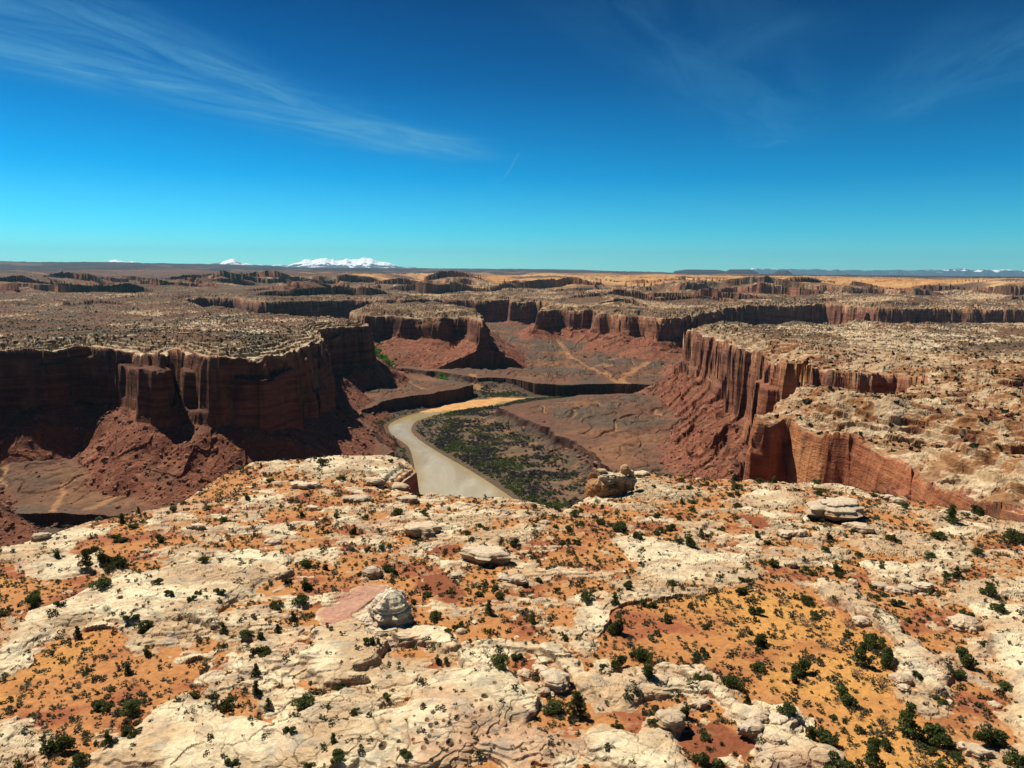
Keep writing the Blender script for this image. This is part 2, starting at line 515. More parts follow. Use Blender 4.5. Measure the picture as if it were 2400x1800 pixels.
pinkslab = FS(R5([(90, 1070), (250, 960), (400, 895), (480, 900), (470, 960), (370, 1060), (330, 1130), (150, 1135)]))
PITS = [(1205, 548, 8), (1377, 560, 15), (1320, 637, 24), (1270, 672, 12), (1300, 668, 13), (1352, 705, 16), (1303, 720, 16), (1265, 740, 12), (1022, 750, 17), (1083, 740, 11),
        (1155, 728, 14), (1160, 775, 18), (1215, 765, 13), (987, 790, 15), (1082, 790, 12), (1120, 800, 16), (1007, 815, 15), (936, 843, 13), (1015, 838, 12), (742, 858, 10),
        (1000, 860, 14), (822, 882, 14), (905, 879, 13), (728, 902, 24), (818, 915, 12), (968, 920, 18), (1120, 880, 24), (1045, 885, 8), (1105, 920, 12), (1250, 832, 14),
        (1310, 826, 8), (1345, 827, 12), (1182, 832, 8), (762, 996, 12), (1010, 978, 12), (825, 985, 8), (1240, 580, 7), (1170, 640, 7), (1330, 520, 6), (1440, 600, 7), (1400, 760, 7)]


def pit_list():
    out = []
    for x, y, r in PITS:
        (px, py), = RF([(x, y)])
        a = P(px, py, dz=2.6); b = P(px + r * .4069, py, dz=2.6)
        out.append((a[0], a[1], math.hypot(a[0] - b[0], a[1] - b[1])))
    for x, y, r in [(600, 1140, 14), (1050, 1140, 13), (1115, 1122, 16), (1220, 1190, 20), (1250, 1195, 14), (1355, 1210, 22), (870, 1160, 10), (1160, 1160, 9), (960, 1170, 8), (700, 1180, 9), (1310, 1180, 12), (930, 1130, 8)]:
        (px, py), = R4([(x, y)])
        a = P(px, py, dz=2.0); b = P(px + r * .3617, py, dz=2.0)
        out.append((a[0], a[1], math.hypot(a[0] - b[0], a[1] - b[1])))
    for x, y, r in [(145, 895, 14), (170, 930, 26), (250, 940, 30), (315, 985, 20), (140, 985, 22), (1260, 1215, 22), (1400, 950, 12), (1345, 930, 9)]:
        (px, py), = R6([(x, y)])
        a = P(px, py, dz=1.0); b = P(px + r * .3617, py, dz=1.0)
        out.append((a[0], a[1], math.hypot(a[0] - b[0], a[1] - b[1])))
    return out


PIT_XY = pit_list()

# ------------------------------------------------------------------ ground: height, colour, kind of ground
CREAM = np.array([.735, .595, .37], f32); TAN = np.array([.54, .365, .20], f32); PINK = np.array([.56, .335, .195], f32)
GREYR = np.array([.33, .285, .215], f32); ORANGE = np.array([.47, .205, .068], f32); REDS = np.array([.25, .080, .034], f32)
GOLD = np.array([.60, .30, .080], f32); FLOORR = np.array([.155, .075, .043], f32); FLOORG = np.array([.115, .080, .052], f32)
TALUSR = np.array([.215, .076, .040], f32); SCRUBD = np.array([.055, .052, .035], f32); WALLR = np.array([.20, .085, .05], f32)
K_FORE, K_FLOOR, K_LEFT, K_RIGHT, K_BUTTE, K_FAR = range(6)


def cmix(a, b, t):
    return a + (b - a) * t[..., None]


def foreground(x, y, traced=True):
    n1 = fbm(x / 30, y / 26, 3, 3)
    n2 = fbm(x / 9 + n1, y / 6.5, 3, 11)
    n3 = fbm(x / 2.6, y / 2.0, 3, 21)
    wx = x + 2.6 * pn(x / 7, y / 7, 30) + 1.5 * pn(x / 3, y / 3, 31) + .5 * pn(x / 1.1, y / 1.1, 33)
    wy = y + 2.6 * pn(x / 7, y / 7, 36) + 1.5 * pn(x / 3, y / 3, 32) + .5 * pn(x / 1.1, y / 1.1, 34)
    edge_k = np.clip(.12 + .8 * pn(x / 7, y / 7, 35), .0, .5)
    raise_ = np.zeros_like(x); rk = np.full_like(x, -9)
    for s, h, w in (ROCK_S if traced else []):
        d = s(wx, wy)
        t = np.clip(d / w, 0, 1)
        raise_ = np.maximum(raise_, h * (edge_k * sstep(-.05, .5, d) + (.72 - edge_k) * (1 - (1 - t) ** 2) + .10 * np.clip(d / 9, 0, 1.5)))
        rk = np.maximum(rk, d)
    so, sr, pk = (sand_o(wx, wy), sand_r(wx, wy), pinkslab(wx, wy)) if traced else (rk, rk, rk)
    sandp = np.maximum(so, sr)
    # rock shows where the bed rises, soil gathers where it dips
    bed = .8 * n1 + 1.0 * n2 + .55 * n3 + .25 * fbm(x / .9, y / .7, 2, 25)
    k = bed * 1.0 + .0
    k = np.where(rk > -2, np.maximum(k, np.clip(rk * .9 + .1, -.6, .8) + .25 * n3), k)
    k = np.where((sandp > -3) & (rk < .4), np.minimum(k, .35 - np.clip(sandp, -3, 3) * .45 + .45 * n2 + .1 * n3), k)
    k = np.where(pk > -.5, np.maximum(k, .3), k)
    rock = sstep(-.02, .03, k)
    raise_ = raise_ * .66
    bedl = .9 * n1 + .9 * n2 + .12 * n3 + raise_ * .5
    led = terr(bedl * 1.6, .42, .88)
    e1, e2, ev = cells2(x / 5.2 + .5 * n2, y / 3.6 + .3 * n3)
    h1, h2, hv = cells2(x / 1.9 + .4 * n3, y / 1.3)
    jm = sstep(-.1, .25, pn(x / 11, y / 9, 59))
    crack = np.maximum(np.exp(-(e2 - e1) / .035) * sstep(-.25, .1, pn(x / 17, y / 17, 60)), .75 * np.exp(-(h2 - h1) / .05) * jm)
    led2 = terr(n2 * 1.1 + n3 * .5 + raise_ * .4, .30, .7)
    calm = 1 - .6 * sstep(0, 1.5, rk)
    hrock = .45 * n1 + raise_ * .8 + (led * .46 + led2 * .16 + .10 * n3) * calm + ((ev - .5) * .22 + (hv - .5) * .14 * jm) * (1 - .4 * (1 - calm)) - .16 * crack
    hsand = .45 * n1 + raise_ * .3 - .15 + .10 * n2 + .04 * n3
    flat = sstep(.5, 3.0, sandp)
    h = lerp(hsand, np.maximum(hrock, hsand + .02), rock * (1 - .5 * flat))
    h = h * (1 - .6 * sstep(-.2, .5, pk)) + .2 * sstep(-.2, .5, pk)
    # colour
    a = fbm(x / 14, y / 9, 3, 41)
    b = fbm(x / 3.4, y / 2.2, 3, 51)
    c = cmix(CREAM, TAN, sstep(-.40, .25, a + .6 * b + .2 * sstep(-20, 60, x)))
    c = cmix(c, PINK, sstep(.18, .5, fbm(x / 19, y / 15, 3, 61) + .2 * b) * .75)
    c = cmix(c, CREAM * 1.06, sstep(.2, 1.8, rk) * sstep(-.35, .2, -a + .3 * b) * .8)
    c = c * (1 - .42 * crack)[..., None] * (1 + .16 * (ev - .5) + .12 * (hv - .5) * jm)[..., None]
    c = cmix(c, GREYR, sstep(.08, .5, b + .6 * n3) * .55)
    vein = np.abs(pn(x / 3.2 + 1.2 * n2, y / 1.5 + .8 * n1, 56) + .3 * n3)
    c = c * (1 - .38 * sstep(.055, .0, vein) * sstep(-.2, .2, pn(x / 6, y / 6, 57)))[..., None]
    c = cmix(c, np.array([.50, .33, .19], f32), sstep(.12, .42, fbm(x / 6.5 + n2, y / 3.2, 3, 58)) * .5)
    c = cmix(c, np.array([.46, .22, .15], f32) * (1 + .25 * b[..., None]), sstep(-.3, .5, pk + 1.2 * n3 + .5 * n2) * .85)
    q = (bed * 1.5 + raise_ * .55) / .46
    fr = q - np.floor(q)
    
    c = cmix(c, np.array([.50, .26, .105], f32), (1 - sstep(.02, .30, k)) * .55 * sstep(-.4, .2, b))
    s = cmix(ORANGE, REDS * 1.25, sstep(.0, .45, fbm(x / 12, y / 8, 3, 71) + .35 * n2 + .1))
    s = cmix(s, GOLD, sstep(.0, .5, -fbm(x / 22, y / 16, 2, 73) + .15 + .3 * sstep(20, 75, x - .35 * y + 30)) * sstep(-.5, 1.5, so) * .8)
    s = cmix(s, REDS, sstep(-.4, .5, sr + .4 * n2))
    s = cmix(s, TAN, sstep(.3, .55, b) * .35 * (1 - flat))
    col = cmix(s, c, rock)
    for px, py, pr in (PIT_XY if traced else []):
        m = (np.abs(x - px) < 2.2 * pr) & (np.abs(y - py) < 2.8 * pr)
        if m.any():
            dd = np.sqrt((x[m] - px) ** 2 + ((y[m] - py) / 1.25) ** 2) / pr
            h[m] = np.minimum(h[m], h[m].mean()) * (dd < 1.0) + h[m] * (dd >= 1.0)
            h[m] -= .35 * pr * 1.1 * (1 - sstep(.55, 1.05, dd))
            tone = np.array([.10, .062, .036], f32) if (px * 7.3) % 1 < .7 else np.array([.30, .15, .06], f32)
            col[m] = cmix(col[m], tone, 1 - sstep(.72, 1.0, dd))
            rock[m] = np.maximum(rock[m], .5)
    return h, col, rock


def terrain(x, y):
    x, y = x.astype(f32), y.astype(f32)
    r = np.hypot(x, y)
    fg = s_fg(x, y)
    amp = .18 + .30 * sstep(190, 520, r) + .45 * sstep(1150, 1600, r)
    wx = x + amp * (15 * pn(x / 75, y / 75, 1) + 7 * pn(x / 28, y / 28, 2) + 3 * pn(x / 11, y / 11, 3))
    wy = y + amp * (15 * pn(x / 75, y / 75, 4) + 7 * pn(x / 28, y / 28, 5) + 3 * pn(x / 11, y / 11, 6))
    big = sstep(1300, 1900, r)
    wx = wx + big * 45 * pn(x / 190, y / 190, 7); wy = wy + big * 45 * pn(x / 190, y / 190, 8)
    d = s_can(wx, wy)
    db = s_but(wx, wy)
    inb = (x > -480) & (x < 280) & (y > 1020) & (y < 1880)
    d = np.where(inb, np.minimum(d, -db), d)
    # joints and flutes in the cliff line
    fl = np.abs(pn(x / 42, y / 42, 12)) * 6.5 + np.abs(pn(x / 13, y / 13, 13)) * .7 + 1.4
    d = d - (fl - 2.6) * (.15 + .85 * sstep(240, 450, r))
    nb = np.nonzero((np.abs(d) < 45).ravel())[0]
    if len(nb):
        bx, by = x.ravel()[nb], y.ravel()[nb]
        rs_ = r.ravel()[nb]
        f1, f2, cv = cells2(bx / 24 + .25 * pn(bx / 9, by / 9, 88), by / 24 + .25 * pn(bx / 9, by / 9, 89))
        g1, g2, cw = cells2(bx / 8.5 + 7, by / 8.5)
        bk = .45 + .75 * sstep(-40, 60, bx)
        off = ((cv - .5) * 7 + (cw - .5) * 1.4 - 3.0 * np.exp(-(f2 - f1) / .05) - .5 * np.exp(-(g2 - g1) / .06)) * bk
        d = d.copy(); d.ravel()[nb] += off * (.15 + .85 * sstep(240, 420, rs_))
    zp = plane_z(r)
    # ---- mesa tops
    m = np.maximum(-d, 0)
    n_a = fbm(x / 110, y / 90, 3, 15)
    n_b = fbm(x / 30 + n_a, y / 22, 3, 16)
    n_c = fbm(x / 7, y / 5, 2, 17)
    u = 6.5 * n_a + 3.2 * n_b + 1.1 * n_c + .45 * fbm(x / 2.6, y / 1.9, 2, 14) + 5.5 * np.exp(-m / 80)
    step = f32(1.35)
    mw = m * (1 + .5 * n_b) + 4 * n_c + 6 * n_b
    nearR = sstep(75, 100, x) * sstep(330, 270, r)
    mw = mw * (1 - .45 * nearR)
    rimdrop = np.floor(sstep(30, -2, mw) * 4 + .35 * n_c); rimf = sstep(30, -2, mw) * 4 + .35 * n_c - rimdrop
    rimdrop = (rimdrop + sstep(.0, .12, rimf)) * (2.0 - 1.25 * sstep(20, 80, x) * sstep(640, 480, r) + 1.35 * nearR) * (1 + .4 * n_a) * sstep(30, 22, mw)
    stepped = sstep(-.15, .2, pn(x / 48 + n_a, y / 36, 131)) * .85
    u2 = u * 1.0 + 2.5 * pn(x / 75, y / 60, 132)
    top = zp + lerp(u, lerp(terr(u, step, .72), terr(u2, step * 2.3, .85), sstep(-.1, .2, pn(x / 80, y / 70, 133))), stepped) + 1.0 - rimdrop
    q = u / step
    fr = q - np.floor(q)
    broad = fbm(x / 240, y / 200, 3, 84)
    far_ = sstep(650, 1500, r)
    bare = sstep(.50, .22, fr + (.45 - .25 * far_) * n_c + .6 * n_b + .6 * n_a + 1.1 * broad + .34 * sstep(-60, -520, x) * sstep(560, 760, r) + .10)
    bare = np.maximum(bare, sstep(30, 4, m) * (.72 - .3 * far_))
    ctop = cmix(CREAM, TAN, sstep(-.3, .4, n_b + n_c * .6))
    ctop = cmix(ctop, GREYR, sstep(.1, .6, n_c - .4 * n_b) * .6)
    soil = cmix(np.array([.195, .118, .062], f32), np.array([.15, .076, .040], f32), sstep(-.4, .3, n_a + n_b * .6))
    soil = cmix(soil, SCRUBD * 1.6, sstep(-.1, .45, fbm(x / 60, y / 40, 3, 18)) * .75)
    ctop = cmix(ctop, np.array([.40, .225, .105], f32), far_ * .65)
    ctop = cmix(ctop, TAN * .92, sstep(60, 260, x) * sstep(1000, 700, r) * (.35 + .4 * sstep(-.2, .3, n_b)))
    ctop = cmix(soil, ctop, bare)
    # ---- far country beyond the canyons
    tier = s_tier(x + 60 * pn(x / 160, y / 160, 19) + 25 * pn(x / 60, y / 60, 20), y + 60 * pn(x / 160, y / 160, 21) + 25 * pn(x / 60, y / 60, 22))
    tier = np.where(r > 4600, 4000, tier)
    tier = tier - 14 * np.abs(pn(x / 45, y / 45, 23))
    tall = 10 + 26 * sstep(-.15, .2, pn(x / 520 + 3.3, y / 2000, 24) + .3 * sstep(-700, 900, x) - .08)
    th = tall * (sstep(0, 9, tier) * .7 + .3 * sstep(-70, 0, tier))
    fz = -10 * sstep(2600, 6000, r) - 150 * sstep(-.02, .42, x / np.maximum(y, 1)) * sstep(5500, 22000, r) + np.where(tier > 0, (np.minimum(r, 14000) - 2300) * .0042, 0) * sstep(0, 600, tier) + sstep(9000, 26000, r) * 4
    dune = (np.abs(pn(x / 170, y / 120, 25)) * 16 + np.abs(pn(x / 60, y / 50, 26)) * 5) * .7 * sstep(60, 500, tier) * sstep(9000, 3500, r)
    top = top + th + fz + dune + sstep(3500, 8000, r) * 16 * terr(fbm(x / 2600, y / 1500, 3, 27), .25, .7)
    lefthigh = sstep(-3300, -6500, x + .14 * (y - 11000)) * sstep(9500, 11500, y + 600 * pn(x / 1800, y / 1800, 28))
    top = top + 62 * lefthigh
    cf = cmix(np.array([.50, .235, .075], f32), np.array([.56, .34, .15], f32), sstep(-.3, .4, fbm(x / 260, y / 120, 3, 29)))
    cf = cmix(cf, np.array([.13, .075, .05], f32), sstep(-.05, .35, fbm(x / 500, y / 420, 4, 30) - .12 + .7 * sstep(-200, -1500, x)))
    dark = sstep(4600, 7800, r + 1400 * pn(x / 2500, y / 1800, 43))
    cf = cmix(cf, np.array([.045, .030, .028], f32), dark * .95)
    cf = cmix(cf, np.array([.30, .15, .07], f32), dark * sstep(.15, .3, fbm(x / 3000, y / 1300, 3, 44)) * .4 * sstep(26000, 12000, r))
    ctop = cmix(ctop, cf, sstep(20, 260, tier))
    ph = np.log(np.maximum(r, 900) * (1 + .16 * fbm(x / 520, y / 420, 3, 181) + .03 * pn(x / 90, y / 90, 182))) / .17
    pk_ = np.floor(ph); pf = ph - pk_
    hk = sstep(-.18, .18, pn(x / 430 + pk_ * 3.7, pk_ * 1.9 + y * 0, 183) + .06) * sstep(1500, 1900, r) * sstep(5200, 2900, r) * sstep(-20, -140, d) * (1 - .75 * sstep(80, 500, tier))
    scarp = hk * (20 + .0025 * np.minimum(r, 5000)) * (.6 + .8 * sstep(-.3, .3, pn(x / 160 + pk_, y / 400, 184))) * np.where(pf < .985, 1 - pf ** .7, (pf - .985) / .015)
    top = top + scarp
    cliffy = (hk > .25) & ((pf > .975) | (pf < .012))
    ctop = np.where(cliffy[..., None], WALLR, ctop)
    # ---- cliffs, talus and canyon floor
    W = 48 + 6 * pn(x / 140, y / 140, 35) - 11 * sstep(960, 1100, r) + 15 * sstep(1500, 1900, r)
    W = np.where(fg > -60, 44, W) - 5
    ledge = 4.5 * sstep(.0, .22, pn(x / 46, y / 46, 36)); ledge2 = 3.5 * sstep(.02, .25, pn(x / 70 + 9, y / 70, 34))
    lf = .22 + .16 * pn(x / 60, y / 60, 33)
    ww = 5.2 + ledge + ledge2
    t = np.clip(d / ww, 0, 1)
    zrim = zp - 4.0
    a1, a2, a3 = lf, lf + .12, .80
    dd_ = np.maximum(d, 0)
    prof = (a1 * np.clip(dd_ / 1.6, 0, 1) + .03 * np.clip((dd_ - 1.6) / (ledge + .01), 0, 1) + (a3 - a1 - .06) * np.clip((dd_ - 1.6 - ledge) / 2.0, 0, 1)
            + .05 * np.clip((dd_ - 3.6 - ledge) / (ledge2 + .01), 0, 1) + (1.0 - a3 - .02) * np.clip((dd_ - 3.6 - ledge - ledge2) / 1.6, 0, 1))
    prof = np.clip(prof, 0, 1)
    zb = zrim - W
    wall = np.where(d > 0, lerp(np.minimum(top, zrim + 3), zb, prof), top)
    dt = np.maximum(d - ww, 0) + 5 * pn(x / 55, y / 55, 37) * sstep(0, 40, d)
    slope = .78 + .22 * pn(x / 70, y / 70, 38) - .30 * sstep(800, 1050, r)
    tal = zb - slope * dt + .0009 * np.minimum(dt, 200) ** 2 + (1.5 * ridge(x / 30, y / 30, 3, 39) - 1.6) * sstep(0, 12, d - ww)
    tal = tal + 3.5 * sstep(.0, .3, pn(x / 90, y / 90, 40)) * sstep(9, 2, np.abs(dt - 14)) * 1.0
    dg = s_gor(x + 9 * pn(x / 40, y / 40, 45) + 3 * pn(x / 12, y / 12, 46), y + 9 * pn(x / 40, y / 40, 47) + 3 * pn(x / 12, y / 12, 48))
    dg = np.where((x < -880) | (x > 1680) | (y > 1480) | (y < 90), -200, dg)
    dgf = dg - 5 * np.abs(pn(x / 26, y / 26, 49)) - 2.0 * np.abs(pn(x / 8, y / 8, 51))
    gdrop = .45 + .55 * sstep(-.25, .15, pn(x / 38, y / 38, 52))
    dr = s_riv(x, y)
    out = np.maximum(-dg, 0)
    mounds = (4.2 * np.abs(pn(x / 45, y / 60, 53)) * 2 + 1.6 * np.abs(pn(x / 15, y / 19, 54)) * 2 + .6 * np.abs(pn(x / 6, y / 7, 50)) * 2) * sstep(3, 50, out)
    wash = np.abs(fbm(x / 85, y / 110, 2, 55))
    F = 15.5 + .020 * np.minimum(out, 300) + mounds - 2.2 * sstep(.045, .0, wash) * sstep(6, 40, out) - 1.3 * sstep(.06, .0, np.abs(fbm(x / 34, y / 45, 2, 155))) * sstep(6, 30, out) + .35 * fbm(x / 4, y / 4, 2, 56)
    gz = 15.5 - 8.5 * gdrop * sstep(0, 3.2, dgf) - (4.6 + 8.5 * (1 - gdrop)) * sstep(2, 24, dgf) + (1.3 * ridge(x / 8, y / 8, 2, 57) - 1.2) * sstep(0, 4, dgf) * sstep(30, 12, dgf)
    gz = np.minimum(gz, np.maximum(.55 + .16 * (-dr), -2.0) + .0) if True else gz
    gz = np.where(dgf > 0, gz, F)
    F = np.where(dgf > 0, np.minimum(gz, F), F)
    dunes = s_bar(x, y)
    okb = (x > -250) & (x < 250) & (y > 500) & (y < 1100)
    bar = okb & (dunes > 0)
    F = np.where(bar, np.minimum(.08 + .05 * dunes, .5) + .1 * pn(x / 9, y / 9, 58), F)
    tal = np.where(d > ww, np.minimum(tal, np.maximum(-dr, -3) * .55 + .2), tal)
    h = np.where(d < ww, wall, np.maximum(F, tal))
    h = np.where((d > 0) & (d < ww), np.maximum(h, F), h)
    tm = sstep(-3, 3, tal - F) * (d > ww)
    h = h + tm * (.9 * np.abs(pn(x / 5, y / 5, 59)) + .45 * np.abs(pn(x / 2.1, y / 2.1, 60)))
    cfl = cmix(FLOORR, FLOORG, sstep(-.1, .4, fbm(x / 80, y / 50, 3, 63) + .3 * mounds / 5))
    cfl = cmix(cfl, np.array([.26, .12, .055], f32), sstep(.05, .5, fbm(x / 120 + 5, y / 70, 3, 64) + .15 * n_c) * .7)
    cfl = cmix(cfl, np.array([.36, .20, .095], f32), sstep(.030, .006, wash) * sstep(10, 40, out) * .8)
    cfl = cmix(cfl, np.array([.085, .055, .04], f32), sstep(.1, .5, fbm(x / 10, y / 7, 2, 65)) * .5)
    ct = cmix(TALUSR, np.array([.30, .125, .062], f32), sstep(.0, .5, fbm(x / 9, y / 7, 3, 66)))
    ct = cmix(ct, FLOORR, sstep(0, .5, n_b) * .6)
    gcol = cmix(np.array([.13, .085, .05], f32), np.array([.21, .115, .06], f32), sstep(-.2, .4, fbm(x / 22, y / 16, 3, 67)))
    gcol = cmix(gcol, np.array([.075, .06, .045], f32), sstep(16, 4, dgf) * .7)
    gcol = cmix(gcol, np.array([.058, .050, .036], f32), np.clip(.5 * sstep(-.2, .3, fbm(x / 28, y / 24, 3, 98)) + .6 * sstep(-45, -4, dr), 0, 1) * .85)
    cfl = cmix(cfl, gcol, sstep(0, 2, dgf))
    cfl = cmix(cfl, np.array([.11, .075, .045], f32), sstep(-6, -1, dr))
    for lx, lw in WASHES:
        bx0, by0 = lx.min(0) - 20; bx1, by1 = lx.max(0) + 20
        mm = (x > bx0) & (x < bx1) & (y > by0) & (y < by1)
        if mm.any():
            xs, ys = x[mm] + 3 * pn(x[mm] / 12, y[mm] / 12, 161), y[mm] + 3 * pn(x[mm] / 12, y[mm] / 12, 162)
            best = np.full(xs.shape, 1e9, f32)
            for (ax, ay), (ex, ey) in zip(lx[:-1], lx[1:]):
                vx, vy = ex - ax, ey - ay
                tt_ = np.clip(((xs - ax) * vx + (ys - ay) * vy) / (vx * vx + vy * vy), 0, 1)
                best = np.minimum(best, np.hypot(xs - ax - tt_ * vx, ys - ay - tt_ * vy))
            cfl[mm] = cmix(cfl[mm], np.array([.46, .23, .095], f32), sstep(lw * 1.3, lw * .3, best + 2 * pn(xs / 5, ys / 5, 163)) * .6)
    cfl = np.where(bar[..., None], cmix(np.array([.62, .335, .125], f32), np.array([.52, .25, .085], f32), sstep(-.1, .4, fbm(x / 14, y / 6, 2, 68))), cfl)
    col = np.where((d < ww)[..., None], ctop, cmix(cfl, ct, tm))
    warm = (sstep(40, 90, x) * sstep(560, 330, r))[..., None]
    col = np.where(((d > 0) & (d < ww))[..., None], lerp(WALLR * (.66 + .34 * sstep(-90, 60, x))[..., None], WALLR * np.array([1.45, 1.30, 1.08], f32), warm), col)  # walls on the left coloured darker to deepen their shade, besides dark varnish
    # ---- our own side of the canyon
    own = (fg > -14) & (d < ww) & (r < 260)
    kind = np.where(d > ww, K_FLOOR, np.where((x < 0) & (r < 1420) & (y < 1250), K_LEFT, np.where((y < 860) & (x > 0) & (r < 1500), K_RIGHT, K_FAR)))
    kind = np.where(inb & (db > -ww - 12) & (d <= ww), K_BUTTE, kind)
    kind = np.where(own & (fg > -14), K_FORE, kind).astype(np.int8)
    rock = bare.copy()
    near_mesa = (d < 0) & (r < 720) & (fg < -14) & (x > 30)
    i = np.nonzero(near_mesa.ravel())[0]
    if len(i):
        xs, ys = x.ravel()[i], y.ravel()[i]
        hf, cfg, rf = foreground(xs * .8, ys * .8, False)
        wgt = sstep(720, 520, r.ravel()[i])
        h = h.copy(); h.ravel()[i] += hf * 1.3 * wgt
        cc = col.reshape(-1, 3)
        soil_ = (1 - rf)[:, None]
        cfg = cfg * (1 - soil_ * .35)
        cfg = cmix(cfg, TAN * .9, rf * .35)
        cc[i] = cmix(cc[i], cfg, wgt * .8)
        col = cc.reshape(col.shape)
        rock.ravel()[i] = lerp(rock.ravel()[i], rf, wgt)
    i = np.nonzero(own.ravel())[0]
    if len(i):
        xs, ys = x.ravel()[i], y.ravel()[i]
        hf, cfg, rf = foreground(xs, ys)
        dd = d.ravel()[i]
        base = zp.ravel()[i]
        edge = -2.2 * np.exp(-np.maximum(-dd, 0) / 4.0)
        hh = base + hf + terr(edge, .8, .7)
        wfrac = t.ravel()[i]
        hh = np.where(dd > 0, lerp(hh, np.minimum(zb.ravel()[i], hh), wfrac ** .9), hh)
        h = h.copy(); h.ravel()[i] = hh
        cc = col.reshape(-1, 3)
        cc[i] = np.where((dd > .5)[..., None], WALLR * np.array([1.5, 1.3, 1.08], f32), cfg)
        col = cc.reshape(col.shape)
        rock.ravel()[i] = rf
    bench = (dgf > -.5) & (dgf < 5) & (d > ww)
    col = np.where(bench[..., None], np.array([.085, .045, .030], f32) * (1 + .5 * pn(x / 5, y / 5, 141))[..., None], col)
    wallm = ((d > -3) & (d < ww + 1.5)) | ((tier > -2) & (tier < 14) & (tall > 8)) | cliffy 
    return dict(h=h.astype(f32), col=col.astype(f32), wall=wallm.astype(f32), kind=kind, d=d, rock=rock, tier=tier, dg=dgf, dr=dr, bar=bar, tm=tm, fr=fr)


def run(x, y):
    """terrain() over a (rows, columns) grid in four threads"""
    parts = np.array_split(np.arange(x.shape[1]), 24)
    res = list(pool.map(lambda p: terrain(x[:, p], y[:, p]), parts))
    return {k: np.concatenate([q[k] for q in res], 1) for k in res[0]}


# ------------------------------------------------------------------ mesh of the ground: rows follow what faces the camera
NC, NR = int(1300 * RES), int(1750 * RES)
inner = np.linspace(-38.5, 38.5, NC)
side_a = 38.5 + np.cumsum(np.linspace(.08, 1.0, 45))
ang = np.radians(np.concatenate([-side_a[::-1], inner, side_a]))
ca = np.radians(np.linspace(-62, 62, 330))
s0 = np.linspace(math.log(9), math.log(26000), 1000)
RR, AA = np.meshgrid(np.exp(s0), ca, indexing='ij')
pre = run(RR * np.sin(AA), RR * np.cos(AA))
e = np.arctan2(pre['h'] - CAMZ, RR)
vis = e >= np.maximum.accumulate(e, 0) - .004
ds = s0[1] - s0[0]
de = np.abs(np.gradient(e, ds, axis=0)) * np.where(vis, 1, .12)
sl_ = np.minimum(np.abs(np.gradient(pre['h'], ds, axis=0)) / RR, .6) * np.where(vis, 1, .3)
lg = ((RR > 38) & (RR < 3600)) * np.where(vis, 1.0, .3) + .25 * (RR >= 3600) + .15 * (RR <= 38)


def norm(a):
    return a / a.sum(0, keepdims=True)


def blur(a, n, axis):
    k = np.ones(n) / n
    pad = [(0, 0), (0, 0)]; pad[axis] = (n // 2, n // 2)
    b = np.pad(a, pad, mode='edge')
    c = np.cumsum(np.insert(b, 0, 0, axis), axis)
    s = [slice(None)] * 2; q = [slice(None)] * 2
    s[axis] = slice(n, None); q[axis] = slice(None, -n)
    return (c[tuple(s)] - c[tuple(q)]) / n


mon = .45 * norm(de) + .33 * norm(lg) + .22 * norm(sl_)
mon = blur(blur(mon, 5, 0), 7, 1)
cum = np.cumsum(mon, 0); cum = (cum - cum[:1]) / (cum[-1:] - cum[:1])
tt = np.linspace(0, 1, NR)
rows_c = np.stack([np.interp(tt, cum[:, j], s0) for j in range(len(ca))], 1)
ff = np.interp(ang, ca, np.arange(len(ca)))
i0 = np.minimum(ff.astype(int), len(ca) - 2); w_ = ff - i0
LR = rows_c[:, i0] * (1 - w_) + rows_c[:, i0 + 1] * w_
RR = np.exp(LR)
GXX, GYY = (RR * np.sin(ang)[None]).astype(f32), (RR * np.cos(ang)[None]).astype(f32)
G = run(GXX, GYY)
print('terrain', GXX.shape, round(time.time() - T0, 1))


def mat_new(name):
    m = bpy.data.materials.new(name)
    m.use_nodes = True
    t = m.node_tree
    t.nodes.clear()
    return m, NT(t)


def finish(m, n, bsdf):
    o = n.n('ShaderNodeOutputMaterial')
    n.t.links.new(bsdf.outputs[0], o.inputs[0])
    return m


